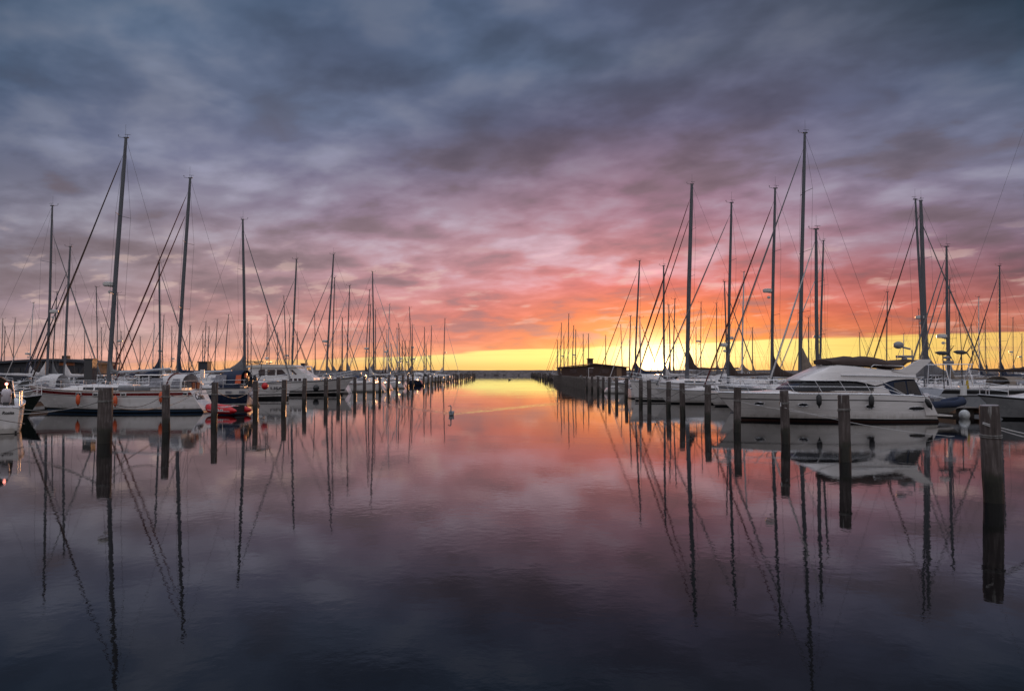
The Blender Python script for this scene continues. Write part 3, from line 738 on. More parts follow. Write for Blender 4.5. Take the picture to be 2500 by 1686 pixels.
# ------------------------------------------------------------------ the boats that show large
def outboard(parent, p, rz=0, k=1.0, tilt=0.0, m='motor', leg=True):
    b = MB(); R = Matrix.Rotation(rz, 3, 'Z') @ Matrix.Rotation(tilt, 3, 'Y')
    rings = []
    for z, sx, sy in ((0, .16, .13), (.06, .21, .16), (.38, .23, .17), (.50, .20, .15), (.55, .12, .1)):
        rings.append([(sx*(abs(math.cos(a))**.6)*math.copysign(1, math.cos(a)), sy*(abs(math.sin(a))**.6)*math.copysign(1, math.sin(a)), z) for a in [2*PI*q/14+.1 for q in range(14)]])
    b.loft(rings)
    b.v = [tuple(R @ Vector(v)*k) for v in b.v]
    o = b.build('outboard_motor', M[m], parent, 45); o.location = p
    b = MB(); b.box((.10, 0, -.02), (.2, .2, .12))
    if leg: b.box((0, 0, -.35), (.13, .08, .75)); b.ball((-.02, 0, -.75), (.16, .05, .06), 8, 5)
    b.v = [tuple(R @ Vector(v)*k) for v in b.v]
    b.build('motor_leg', M['dkgrey'], o, 0)
    b = MB(); b.box((0.0, 0, .3), (.40, .345, .035)); b.v = [tuple(R @ Vector(v)*k) for v in b.v]; b.build('cowling_stripe', M['c_red'], o, 0)
    return o

# red-striped sailboat with the name on its reverse transom
Y0 = 45.8
xa, xb = X(72, Y0), X(484, Y0)
colin, cs, csh, czf = sailboat('white sailboat with dark red sheer stripe, blue boot stripe and white cockpit tent', X(265, Y0), Y0, Z(337, Y0), X(297, Y0)-X(265, Y0), -1, xb-xa, 3.3,
    bands=[(.93, 1), (.80, 2), (.765, 1), (.745, 3), (.725, 4), (.18, 0), (.11, 3), (.04, 5), (-.35, 3)], mats=[M['white'], M['white'], M['red'], M['boot'], M['wetpaint'], M['boot_blue']],
    cover='c_grey', coverfull=.16, genoa='c_brown', hood=None, so=-.75, stem=1.3, mf=(-(X(265, Y0)-(xa+xb)/2))/(xb-xa), radar=.40, boom_up=.12, mr=.15, fm=1.28, rail=M['teak'])
occ(xa, xb, Y0-1.8, Y0+1.8)
def lx(root_x, px, Yd): return -(X(px, Yd)-root_x)              # world pixel -> local x of a boat with its bow to the left
rx = colin.location.x
za = czf(-3.0)
o = sprayhood(colin, lx(rx, 452, 45), lx(rx, 352, 45), 1.25, 1.05, za-.02, M['c_white'], False)
for (p0, p1, t0, t1) in ((372, 404, .25, .80), (424, 446, .2, .75)):
    b = MB(); a0, a1 = lx(rx, p1, 45), lx(rx, p0, 45)
    for sg in (1, -1):
        b.add([(a0, sg*1.27, za+t0), (a1, sg*1.25, za+t0), (a1-.12, sg*1.12, za+t1), (a0, sg*1.14, za+t1)], [(0, 1, 2, 3)])
        b.add([(a0, sg*1.24, za+t0), (a1, sg*1.22, za+t0), (a1-.12, sg*1.09, za+t1), (a0, sg*1.11, za+t1)], [(3, 2, 1, 0)])
    b.build('tent_window', M['vinyl'], o, 0)
b = MB(); xx = lx(rx, 415, 45)
b.tube([(xx-.1*math.sin(a), 1.27*math.cos(a), za+1.07*abs(math.sin(a))**.55) for a in [PI*k/14 for k in range(15)]], .04, 5); b.build('tent_trim', M['c_red'], o)
b = MB(); b.tube([(lx(rx, 370, 44.8), 1.1, za+.18), (lx(rx, 293, 44.8), 1.05, za+.18)], .17, 10); b.build('deck_bag', M['c_grey'], colin)
for px in (194, 238, 306, 448):                                   # rectangular portlights in the stripe
    Yn = 44.35; b = MB(); c = lx(rx, px, Yn); t = (c+(xb-xa)/2)/(xb-xa)
    half = 3.3/2*interp(SAIL_DECK, t); hw = 3.3/2*interp(SAIL_WL, t); zz = csh(t)*.865; yb = hw+(half-hw)*(.865**.75)
    b.box((c, yb+.02, zz), (.34, .05, .17)); w = b.build('hull_portlight', M['steel'], colin, 0)
    b = MB(); b.box((c, yb+.032, zz), (.24, .05, .10)); b.build('pane', M['glass'], w, 0)
for k, (a, w_) in enumerate(((.30, .5), (-.35, .45))):
    b = MB(); b.box((-(xb-xa)/2+.15, a, czf(-5)+.30), (.06, .42, .40)); b.build('dodger_cloth', M['c_red'], colin, 0)
b = MB(); b.tube([(-(xb-xa)/2-.1, .1, .9), (-(xb-xa)/2-.25, .1, 2.3)], .03, 6); b.tube([(-(xb-xa)/2-.1, -.2, .9), (-(xb-xa)/2-.15, -.2, 1.9)], .03, 6); b.box((-(xb-xa)/2-.3, .1, 2.35), (.25, .03, .5)); b.build('self_steering_gear', M['steel'], colin)

Lc = xb-xa
def transom_text(root, body, size, L, so, h, s, y, shear=0.0, bold=0.0, m=None, name='boat_name'):
    """lettering on a plane that leans from (-L/2+so, 0) at the water to (-L/2, h) at the deck"""
    up = Vector((-so, 0, h)).normalized(); xr = Vector((0, -1, 0)); nn = xr.cross(up)
    p = Vector((-L/2+so, y, 0)) + Vector((-so, 0, h))*s + nn*.02
    o = text(root, body, size, p, (0, 0, 0), m, shear, name, bold=bold)
    o.rotation_euler = Matrix((xr, up, nn)).transposed().to_euler()
    return o
transom_text(colin, 'Colin', .56, Lc, -.75, csh(0), .70, .35, .3, .008)
# orange fenders on the near side of that boat
for px, py, lab in ((187, 962, 'nearest the bow'), (282, 965, 'just right of the thick pile'), (389, 956, 'left of the second pile')):
    v = at(px, py, 44.0); t = (lx(rx, px, 44.0)+Lc/2)/Lc
    fender((v.x, 45.8-3.3/2*interp(SAIL_DECK, t)-.17, v.z), 'orange fender hanging on the red-striped hull, '+lab, M['orange'], .12, .66, 'orange fenders on the red-striped boat')

# navy sailboat behind the red dinghy
Y0 = 54.0
nxa, nxb = X(262, Y0), X(622, Y0); L = nxb-nxa
navy, ns_, nsh, nzf = sailboat('navy blue sailboat with white stripe, navy cockpit tent and stern arch', X(433, Y0), Y0, Z(435, Y0), X(457, Y0)-X(433, Y0), -1, L, 3.5,
    bands=[(.97, 1), (.66, 0), (.15, 2), (.06, 0), (-.35, 3)], mats=[M['white'], M['boot'], M['navy'], M['antifoul']], cover='c_navy', genoa='c_red', hood=None, stays=2,
    mf=((nxa+nxb)/2-X(433, Y0))/L, so=.25, radar=False, mr=.14, fm=1.25, rail=M['boot'], coverfull=.3)
occ(nxa, nxb, Y0-1.9, Y0+1.9)
nx = navy.location.x
zt = nzf(-3.5)
o = sprayhood(navy, lx(nx, 590, 53), lx(nx, 508, 53), 1.3, 1.25, zt+.05, M['c_navy'], False)
for p0, p1, m_ in ((524, 552, 'vinyl'), (574, 588, 'orange')):
    b = MB(); a0, a1 = lx(nx, p1, 52.7), lx(nx, p0, 52.7)
    for dy in (1.33, 1.30): b.add([(a0, dy, zt+.35), (a1, dy, zt+.35), (a1-.05, dy-.12, zt+.95), (a0, dy-.12, zt+.98)], [(0, 1, 2, 3)])
    b.build('tent_window', M[m_], o, 0)
for px in (558, 589):
    b = MB(); c = lx(nx, px, 52.5); t = (c+L/2)/L; hw = 3.5/2*interp(SAIL_WL, t); half = 3.5/2*interp(SAIL_DECK, t); zz = nsh(t)*.80
    b.box((c, hw+(half-hw)*(.80**.75)+.02, zz), (.42, .05, .16)); b.build('hull_portlight', M['vinyl'], navy, 0)
b = MB()
for sg in (1, -1):
    b.tube([(-L/2+.5, sg*1.1, 1.2), (-L/2-.05, sg*1.05, 2.1), (-L/2-.15, sg*1.0, 3.05), (-L/2+.3, sg*.7, 3.15)], .03, 6)
    b.tube([(-L/2+.1, sg*.9, 2.1), (-L/2-1.3, sg*.8, 2.5)], .03, 6)
b.tube([(-L/2-.15, -1.0, 3.05), (-L/2-.15, 1.0, 3.05)], .03, 6); b.build('stern_arch', M['wire'], navy)
b = MB(); b.box((-L/2-.2, 0, 3.2), (1.5, 2.0, .05)); b.build('solar_panel', M['glass'], navy, 0)
b = MB(); b.box((-L/2+.25, .9, 1.85), (.3, .25, .7)); b.box((-L/2+.1, .5, 1.6), (.35, .3, .5)); b.ball((-L/2+.05, -.2, 1.9), (.16, .2, .3)); b.build('stern_gear', M['dkgrey'], navy)
b = MB(); b.box((-L/2+.2, 1.2, 2.2), (.14, .14, .3)); b.build('danbuoy_light', M['orange'], navy)
outboard(navy, (-L/2-.35, .9, .55), PI, 1.0, -.5)
fender((X(647, 52.8), 52.8, Z(934, 52.8)), 'bright red ball fender hanging at the stern of the navy sailboat', M['redpvc'], .24, ball=True, cat='ball fender')

# white boat with the name LISA, bow to the right
Y0 = 67.0
lxa, lxb = X(433, Y0), X(711, Y0); L = lxb-lxa
lisa, _, lsh, lzf = sailboat('white sailboat with grey mainsail cover, plumb bow and name lettering, behind the navy boat', X(598, Y0), Y0, Z(536, Y0), X(588, Y0)-X(598, Y0), 1, L, 3.4,
    bands=[(.95, 1), (.90, 0), (.87, 1), (.30, 0), (.24, 1), (.16, 0), (.05, 1), (-.35, 1)], mats=[M['white'], M['boot'], M['antifoul']], cover='c_grey', genoa='c_grey', hood='c_white', mf=(X(598, Y0)-(lxa+lxb)/2)/L, so=-.3, stem=.25, boom_up=-.15, mr=.13, fm=1.35)
occ(lxa, lxb, Y0-1.8, Y0+1.8)
c = X(669, 65.6)-lisa.location.x; t = (c+L/2)/L; hw = 3.4/2*interp(SAIL_WL, t); half = 3.4/2*interp(SAIL_DECK, t)
ang = math.atan2(-(3.4/2)*(interp(SAIL_DECK, t+.06)-interp(SAIL_DECK, t-.06)), .12*L)
_t = text(lisa, 'LISA', .34, (c, -(hw+(half-hw)*(.62**.75))-.07, lsh(t)*.62), (PI/2-.08, 0, ang), name='boat_name', bold=.006); _t.scale = (1.7, 1, 1)

# red rubber dinghy
dg = empty('inflatable_dinghy', (X(558, 42.9), 42.9, 0), -0.42); tag(dg, 'red inflatable dinghy with white rope and labels, afloat between two piles', 'dinghy')
for sg, n_ in ((-1, 'near'), (1, 'far')):
    b = MB(); b.tube([(1.22, sg*.58, .25), (1.1, sg*.58, .25), (.8, sg*.58, .26), (-.3, sg*.58, .27), (-.9, sg*.50, .32), (-1.2, sg*.28, .40), (-1.27, 0, .43)], [.03, .10, .20, .215, .215, .21, .20], 14)
    b.build('air_tube', M['redpvc'], dg)
    b = MB(); b.tube([(.9, sg*.79, .22), (-.3, sg*.80, .22), (-.85, sg*.72, .28)], .018, 5); b.build('rubbing_strake', M['ropeL'], dg)
    b = MB(); b.tube([(.7, sg*.66, .47), (.3, sg*.72, .43), (-.2, sg*.68, .49), (-.7, sg*.66, .44), (-1.15, sg*.25, .60)], .018, 5); b.build('grab_line', M['ropeL'], dg)
b = MB(); b.box((0, 0, .12), (1.9, .9, .05)); b.build('floor_board', M['dkgrey'], dg)
b = MB(); b.box((.82, 0, .30), (.05, .85, .40)); b.build('transom_board', M['black'], dg)
b = MB(); b.box((-.05, 0, .45), (.22, 1.0, .04)); b.build('seat', M['wetpaint'], dg)
for c_, w_ in ((-.02, .26), (.30, .22)):
    b = MB(); b.box((c_, -.795, .285), (w_, .02, .11)); q = b.build('label_patch', M['wetpaint'], dg, 0)
    b = MB(); b.box((c_, -.807, .285), (w_*.75, .01, .035)); b.build('print', M['ink'], q, 0)
occ(X(500, 43.2), X(620, 43.2), 42.2, 44)

# ------------------------------------------------------------------ motorboats
def rails_simple(root, side, sheer, L, B):
    rails(root, side, sheer, L, B, False)
MOTOR_DECK = ((0, .92), (.3, 1), (.6, .97), (.75, .84), (.88, .55), (.96, .26), (1, .03))
MOTOR_WL = ((0, .86), (.3, .92), (.6, .80), (.8, .45), (.92, .15), (1, .01))
def motorboat(label, cx, cy, rz, L, B, hull='white', top='c_white', style='canopy', fm=.85, group=None, motor=False, near=True):
    r = empty('motorboat', (cx, cy, 0), rz); tag(r, label, 'motorboat', group)
    ho, sheer, side = make_hull(r, L, B, fm*.95, fm, fm*1.35, so=.05, stem=L*.13, bands=[(.92, 1), (.86, 0), (.10, 0), (0, 1), (-.35, 1)], mats=[M[hull], M['boot'], M['antifoul']], deckt=MOTOR_DECK, wlt=MOTOR_WL, ns=14)
    zf = lambda x: sheer((x+L/2)/L)
    cabin_part(r, -L*.05, L*.34, B*.36, .42, zf, M['white']); cabin_windows(r, -L*.05, L*.34, B*.36, .42, zf, 2, M['glass'])
    z0 = zf(0)+.35
    w = B*.36
    b = MB(); x0, x1 = L*.10, -L*.02
    b.add([(x0, w*.8, z0), (x0, -w*.8, z0), (x1, -w*.8, z0+.62), (x1, w*.8, z0+.62), (x1-.5, w, z0-.1), (x1-.5, -w, z0-.1), (x1-.45, w*.9, z0+.6), (x1-.45, -w*.9, z0+.6)],
          [(0, 1, 2, 3), (0, 3, 6, 4), (1, 5, 7, 2)])
    wi = b.build('windshield', M['glass'], r, 0)
    b = MB(); b.tube([(x0, w*.8, z0), (x1, w*.8, z0+.64), (x1-.45, w*.9, z0+.62), (x1-.5, w, z0-.1)], .025, 5); b.tube([(x0, -w*.8, z0), (x1, -w*.8, z0+.64), (x1-.45, -w*.9, z0+.62), (x1-.5, -w, z0-.1)], .025, 5)
    b.tube([(x0, w*.8, z0), (x0, -w*.8, z0)], .025, 5); b.tube([(x1, w*.8, z0+.64), (x1, -w*.8, z0+.64)], .025, 5); b.build('windshield_frame', M['steel'], wi)
    if style == 'canopy':
        sprayhood(r, -L*.36, x1+.1, w*1.08, 1.35, zf(-L*.2)-.05, M[top], True)
    elif style == 'hardtop':
        b = MB(); b.loft([[(x, sg*w*1.0*k, z0+.78+dz) for sg, k, dz in ((1, 1, 0), (1, .92, .09), (-1, .92, .09), (-1, 1, 0))] for x in (-L*.30, -L*.28, x1+.15, x1+.3)])
        b.build('hardtop', M['white'], r, 30)
        b = MB(); b.box((-L*.16, 0, z0+.34), (L*.22, w*1.8, .80)); b.build('cabin_glazing', M['glass'], r, 0)
        b = MB()
        for xx in (-L*.29, -L*.15, x1-.1):
            for sg in (1, -1): b.box((xx, sg*w*.93, z0+.3), (.10, .06, .95))
        b.build('cabin_pillar', M['white'], r, 0)
    rails_simple(r, side, sheer, L, B)
    if motor: outboard(r, (-L/2+.12, motor[0], fm+.12), PI, motor[1], 0, leg=False)
    return r, side, sheer, zf

# stern of the white boat cut by the left edge
th = math.radians(122); Lm, Bm = 8.0, 2.9
bd = Vector((math.cos(th), math.sin(th), 0)); rt = Vector((bd.y, -bd.x, 0))
corner = Vector((X(50, 29.8), 29.8, 0)); cen = corner - rt*(Bm/2*.92) + bd*(Lm/2)
ro, _, rsh, rzf = motorboat('white boat cut by the left edge, transom with ladder, name and grey outboard', cen.x, cen.y, th, Lm, Bm, 'white', 'c_tan', 'canopy', 1.10, motor=(-.88, 1.05))
tr_h = rsh(0)
transom_text(ro, 'Rosita', .16, Lm, .05, tr_h, .80, -.95, .2, .004)
transom_text(ro, 'RST', .14, Lm, .05, tr_h, .45, -.2, .0, .002)
b = MB()
for yy in (-.60, -.30): b.tube([(-Lm/2-.06, yy, tr_h+.1), (-Lm/2-.07, yy, .1)], .018, 6)
for k in range(4): b.tube([(-Lm/2-.07, -.60, .15+k*.26), (-Lm/2-.07, -.30, .15+k*.26)], .016, 5)
b.build('boarding_ladder', M['dkgrey'], ro)
b = MB(); n = 12
b.loft([[(-Lm/2+.3-.55*math.cos(a)*1.0, 1.34*math.sin(a), z) for a in [(-PI/2)+PI*k/n for k in range(n+1)]] for z in (.02, .10, .22)], closed=False)
b.loft([[(-Lm/2+.3-.55*math.cos(a)*k2, 1.34*math.sin(a), .22) for a in [(-PI/2)+PI*k/n for k in range(n+1)]] for k2 in (1, .1)], closed=False); b.build('bathing_platform', M['offwhite'], ro)
lm = bpy.data.materials.new('red_stern_lamp_glow'); lm.use_nodes = True; bs = lm.node_tree.nodes['Principled BSDF']; bs.inputs['Emission Color'].default_value = (1, .25, .18, 1); bs.inputs['Emission Strength'].default_value = 5
b = MB(); b.ball((0, 0, 0), .06, 10, 7); o = b.build('stern_lamp', lm, ro); pw = at(16, 937, 30.2); ml = Matrix.Translation(cen) @ Matrix.Rotation(th, 4, 'Z'); o.location = ml.inverted() @ pw
b = MB(); b.tube([o.location, (o.location.x, o.location.y, tr_h-.05)], .02, 5); b.build('lamp_pole', M['steel'], ro)
occ(-27.5, -19.5, 28.5, 37.2)
motorboat('low dark green motorboat with navy canopy and framed windshield behind the cut-off boat', (X(104, 39.8)-31.2)/2, 39.8, 0.0, X(104, 39.8)+31.2, 2.3, 'green_hull', 'c_navy', 'canopy', .9)
occ(-31.2, X(104, 39.8), 38.5, 41.1)

# white motor cruiser with pilothouse, bow to the right
Y0 = 79.0; Yn = 77.3
cxa, cxb = X(602, Y0), X(864, Y0); L = cxb-cxa
cr = empty('motor_cruiser', ((cxa+cxb)/2, Y0, 0)); tag(cr, 'white motor cruiser with tall pilothouse, row of dark windows and black ball fender', 'motor cruiser')
occ(cxa, cxb, Y0-2, Y0+2)
_, crs, crside = make_hull(cr, L, 3.8, 1.45, 1.45, 1.95, so=.1, stem=1.3, bands=[(.94, 0), (.885, 1), (.30, 0), (.20, 1), (.12, 0), (-.1, 1), (-.35, 1)], mats=[M['white'], M['boot'], M['antifoul']], deckt=MOTOR_DECK, wlt=MOTOR_WL)
def q(px, py): return (X(px, Yn)-cr.location.x, Z(py, Yn))
b = MB(); b.prism([q(606,936), q(606,902), q(612,894), q(640,892.5), q(712,893.5), q(722,897), q(752,917), q(756,936)], -1.45, 1.45); ph = b.build('pilothouse', M['white'], cr, 0)
b = MB(); b.prism([q(600,894.5), q(606,891), q(640,889), q(712,890.5), q(724,895.5), q(718,897), q(600,897)], -1.6, 1.6); b.build('roof', M['offwhite'], ph, 30)
b = MB(); b.prism([q(735,938), q(735,917), q(754,916.5), q(762,922), q(766,938)], -1.25, 1.25); b.build('fore_cabin', M['white'], cr, 0)
for poly in ([(630,916),(629,905),(634,901),(645,901),(645,916)], [(651,915.8),(651,902),(669.5,902),(669.5,915.8)], [(674,915.8),(674,902),(687,902),(700,915.8)], [(706,902.5),(713,902.5),(724,914),(719,914)]):
    for sg in (-1, 1):
        b = MB(); b.prism([q(*p) for p in poly], sg*1.44, sg*1.475); b.build('pilothouse_window', M['brownglass'], ph, 0)
for a, c in ((705, 712), (716.5, 723.5), (727, 734), (738, 745)):
    for sg in (-1, 1):
        b = MB(); b.prism([q(a,931.5), q(a,923.5), q(c,923.5), q(c,931.5)], sg*1.44, sg*1.48); b.build('side_window', M['brownglass'], ph, 0)
rails(cr, crside, crs, L, 3.8, True)
b = MB(); b.tube([(q(748,0)[0], 1.3, 1.6), (q(742,0)[0], 1.2, 3.0), (q(742,0)[0], -1.2, 3.0), (q(748,0)[0], -1.3, 1.6)], .09, 8); b.build('mast_arch', M['white'], cr)
b = MB(); b.tube([(-3.6, 0, 3.2), (-3.6, 0, 3.9)], .03, 5); b.ball((-3.6, 0, 3.9), (.2, .2, .12)); b.build('radome', M['offwhite'], cr)
fender((X(772, 76.9), 76.9, Z(939, 76.9)), 'black ball fender hanging on the side of the white motor cruiser', M['black'], .32, ball=True, cat='ball fender')

# ------------------------------------------------------------------ flybridge motor yacht, bow to the left
Y0, Yn = 38.0, 36.4
yxa, yxb = X(1745, Y0), X(2262, Yn); L = yxb-yxa
my = empty('motor_yacht', ((yxa+yxb)/2, Y0, 0), PI); tag(my, 'large white flybridge motor yacht with swept radar arch, black windows and brown bridge cover', 'motor yacht')
mx = my.location.x
occ(yxa, yxb+1.6, Y0-2, Y0+2)
_, ysh, yside = make_hull(my, L, 3.6, 1.24, 1.38, 1.42, so=-.62, stem=1.35, bands=[(.80, 0), (.765, 1), (.44, 0), (.435, 3), (.12, 0), (.05, 1), (.0, 2), (-.35, 2)], mats=[M['white'], M['boot'], M['antifoul'], M['greyp']],
    deckt=((0, .93), (.3, 1), (.55, .98), (.7, .86), (.82, .62), (.92, .33), (1, .04)), wlt=((0, .84), (.3, .90), (.55, .80), (.75, .5), (.9, .16), (1, .01)), rail=M['steel'], flare=.6)
def q(px, py, Yd=Yn+.3): return (-(X(px, Yd)-mx), Z(py, Yd))
def yl(px, Yd=Yn+.3): return -(X(px, Yd)-mx)
def body(stn, mname, name, parent=my, wob=0.0, smooth=35):
    """stations: (px, py_bottom, py_top, half width bottom, half width top)"""
    b = MB(); rings = []
    for px, pb, pt, wb_, wt in stn:
        x, zb = q(px, pb); zt = Z(pt, Yn+.3); zm = zb+(zt-zb)*.62; wm = wb_+(wt-wb_)*.40
        rings.append([(x, wb_, zb), (x, wm, zm), (x, wt+.02, zt-(zt-zb)*.08), (x, wt-.14, zt), (x, -wt+.14, zt), (x, -wt-.02, zt-(zt-zb)*.08), (x, -wm, zm), (x, -wb_, zb)])
    b.loft(rings); return b.build(name, M[mname], parent, smooth)
# coachroof on the foredeck
body([(1806,972,969.5,.3,.15), (1830,972,960,.75,.6), (1870,972,956.5,1.05,.85), (1930,972,953.5,1.28,1.1), (1990,972,952,1.36,1.2), (2060,972,952,1.4,1.3), (2180,975,953.5,1.4,1.3)], 'white', 'foredeck_house')
body([(1936,953.5,950,1.15,1.1), (1950,955.5,939,1.22,1.12), (1966,956,930,1.26,1.12), (2000,956,926,1.29,1.13), (2060,956,925,1.30,1.15), (2100,956,928,1.30,1.17), (2120,954,934,1.30,1.20), (2134,948,942,1.30,1.25)], 'glass', 'saloon_glazing')
roof = body([(1958,927,925.5,1.0,.9), (1972,928.6,920,1.30,1.0), (1990,929,911,1.36,1.05), (2012,929,902,1.38,1.12), (2034,929.5,892,1.39,1.18), (2050,929.5,889.8,1.39,1.20), (2090,930.5,893,1.40,1.22), (2112,935,896,1.40,1.24), (2134,941,898.5,1.40,1.26), (2150,937,900.5,1.40,1.28), (2168,930,902.5,1.40,1.29), (2185,926.5,903.8,1.40,1.30), (2210,925,903,1.40,1.31), (2234,925,900,1.40,1.31)], 'white', 'flybridge')
body([(2052,916,914.5,1.44,1.42), (2090,916.5,915,1.45,1.43), (2150,917.5,916,1.45,1.43), (2232,920.5,919,1.45,1.43)], 'steel', 'side_moulding', roof)
body([(2132,957,947,1.36,1.36), (2152,957,938,1.36,1.33), (2178,957,945,1.36,1.34), (2184,957,955,1.36,1.36)], 'white', 'side_buttress')
cano = body([(2150,939,936.5,1.34,1.33), (2166,951,929,1.37,1.33), (2180,971,926,1.38,1.33), (2232,972,925,1.38,1.33), (2240,972,938,1.36,1.30), (2254,973,971,1.30,1.26)], 'c_navy', 'cockpit_canopy')
for poly in ([(2181,958),(2180,934),(2207,930),(2212,961)], [(2215,961),(2211,930),(2231,929),(2246,963)]):
    for sg in (1, -1):
        ins = .06
        b = MB(); pts = [q(*p) for p in poly]
        def yw(z): zb, zt = Z(972, Yn+.3), Z(925, Yn+.3); k = (z-zb)/(zt-zb); return 1.385+(1.355-1.385)*min(k, 1)+.012
        o3 = [(x, sg*yw(z), z) for x, z in pts]; i3 = [(x, sg*(yw(z)-.08), z) for x, z in pts]
        b.add(o3+i3, [(0, 1, 2, 3), (4, 7, 6, 5), (0, 4, 5, 1), (1, 5, 6, 2), (2, 6, 7, 3), (3, 7, 4, 0)]); b.build('canopy_window', M['glass'], cano, 0)
for px in (1996, 2040, 2084):
    b = MB(); x, zb = q(px, 955.5); zt = Z(928, Yn+.3)
    for sg in (1, -1):
        b = MB(); b.tube([(x+.10, sg*1.285, zb), (x-.06, sg*1.185, zt)], .022, 5); b.build('window_mullion', M['dkgrey'], my, 0)
b = MB()
for sg in (1, -1): b.tube([(q(1950,956)[0], sg*1.27, q(0,956.5)[1]), (q(2040,956)[0], sg*1.34, q(0,956.3)[1]), (q(2128,956)[0], sg*1.38, q(0,956)[1])], .018, 5)
b.build('teak_trim', M['teak'], my)
for px in (1836, 1920, 2090, 2215):
    b = MB(); x, z = q(px, 972); t = (x+L/2)/L; yd = 1.8*interp(((0, .93), (.3, 1), (.55, .98), (.7, .86), (.82, .62), (.92, .33), (1, .04)), t)
    for sg in (1, -1): b.tube([(x-.13, sg*yd*.95, ysh(t)+.06), (x+.13, sg*yd*.95, ysh(t)+.06)], .02, 5); b.box((x, sg*yd*.95, ysh(t)+.03), (.10, .04, .06))
    b.build('deck_cleat', M['steel'], my, 0)
# radar arch: two swept side plates and a cross piece
arch = [(2176,904.5),(2196,902.5),(2212,896),(2232,884),(2247,877.2),(2268,876.6),(2271,878.5),(2268,884),(2252,896),(2238,909),(2231,914),(2206,912)]
ar = None
b = MB()
for sg in (1, -1): b.prism([q(*p) for p in arch], sg*1.38, sg*1.24)
b.prism([q(*p) for p in ((2246,877.8),(2269,877),(2266,882),(2250,881.5))], -1.30, 1.30); ar = b.build('radar_arch', M['white'], my, 30)
b = MB(); b.tube([q(2262,876)[:1]+(0,)+q(2262,876)[1:], q(2262,852)[:1]+(0,)+q(2262,852)[1:]], .03, 6)
x_, z_ = q(2228, 840); b.ball((x_, 0, z_), (.26, .2, .19), 14, 9); b.tube([(x_, 0, z_-.05), (q(2258,850)[0], 0, q(2258,850)[1])], .05, 6); b.build('satellite_dome', M['greyp'], ar)
b = MB(); x_, z_ = q(2245, 869); b.box((x_, -.1, z_), (.78, .22, .13)); b.box((x_, -.1, z_-.14), (.25, .25, .16), 0, .7); b.build('radar_scanner', M['greyp'], ar, 30)
b = MB(); x_, z_ = q(2221, 869); b.ball((x_, .6, z_), (.20, .16, .05)); b.tube([(x_, .6, z_), (x_, .6, z_-.5)], .015, 5); b.build('gps_antenna', M['greyp'], ar)
# folded bridge cover
b = MB(); rings = []
for i, (px, pb, pt) in enumerate([(2028,880,877), (2036,888,876), (2060,889,873), (2088,891,869.5), (2102,892,873.5), (2130,893,869.5), (2146,894,872), (2165,895,876), (2185,897,882), (2205,899,880), (2228,886,877.5), (2248,879.5,877)]):
    x, zb = q(px, pb); zt = Z(pt, Yn+.3); w = 1.12 if 0 < i < 10 else .8
    rings.append([(x, w, zb), (x, w*1.0, zb+(zt-zb)*.45), (x, w*.72, zt), (x, 0, zt+.02+.02*(i % 2)), (x, -w*.72, zt), (x, -w, zb+(zt-zb)*.45), (x, -w, zb), (x, 0, zb-.02)])
b.loft(rings); b.build('bridge_cover', M['c_brown'], my, 60)
b = MB(); b.box((q(2120,900)[0], 0, q(0,902)[1]), (2.6, 2.1, .1)); b.build('bridge_seat', M['c_brown'], my, 0)
b = MB()
for sg in (1, -1): b.tube([(q(2128,895)[0], sg*1.27, q(0,896)[1]), (q(2134,890)[0], sg*1.27, q(0,890.5)[1]), (q(2205,895)[0], sg*1.27, q(0,893)[1]), (q(2216,895)[0], sg*1.27, q(0,900)[1])], .02, 5)
b.build('bridge_rail', M['steel'], my)
# deck rails
def ye(t, sg, up):
    i = t*(len(yside)-1); a = int(min(i, len(yside)-2)); k = i-a; p = Vector(yside[a][0])*(1-k)+Vector(yside[a+1][0])*k
    return Vector((p.x, p.y*sg*.96, p.z+up))
for sg in (1, -1):
    b = MB()
    for up in (.66, .36): b.tube([ye(t, sg, up*min(1, max(0, (t-.10)/.13))) for t in (.10, .14, .18, .23, .3, .45, .6, .75, .9, .985)], .018, 6)
    for t in (.3, .42, .54, .66, .78, .9): b.tube([ye(t-.025, sg, 0), ye(t+.015, sg, .66)], .014, 5)
    b.build('guard_rail', M['steel'], my)
b = MB(); b.tube([ye(.985, 1, .66), ye(1, 1, .68)+Vector((.25, 0, 0)), ye(1, -1, .68)+Vector((.25, 0, 0)), ye(.985, -1, .66)], .02, 6)
for sg in (1, -1): b.tube([ye(.97, sg, 0), ye(1, sg, .68)+Vector((.22, 0, 0))], .018, 5)
b.build('pulpit', M['steel'], my)
b = MB(); b.box((L/2-.1, 0, 1.42), (.7, .3, .08)); b.tube([(L/2-.1, 0, 1.36), (L/2+.22, 0, 1.34)], .05, 6); b.build('anchor_roller', M['steel'], my)
def hull_y(t, s): hw = 1.8*interp(((0, .84), (.3, .90), (.55, .80), (.75, .5), (.9, .16), (1, .01)), t); hd = 1.8*interp(((0, .93), (.3, 1), (.55, .98), (.7, .86), (.82, .62), (.92, .33), (1, .04)), t); return hw+(hd-hw)*s**.6
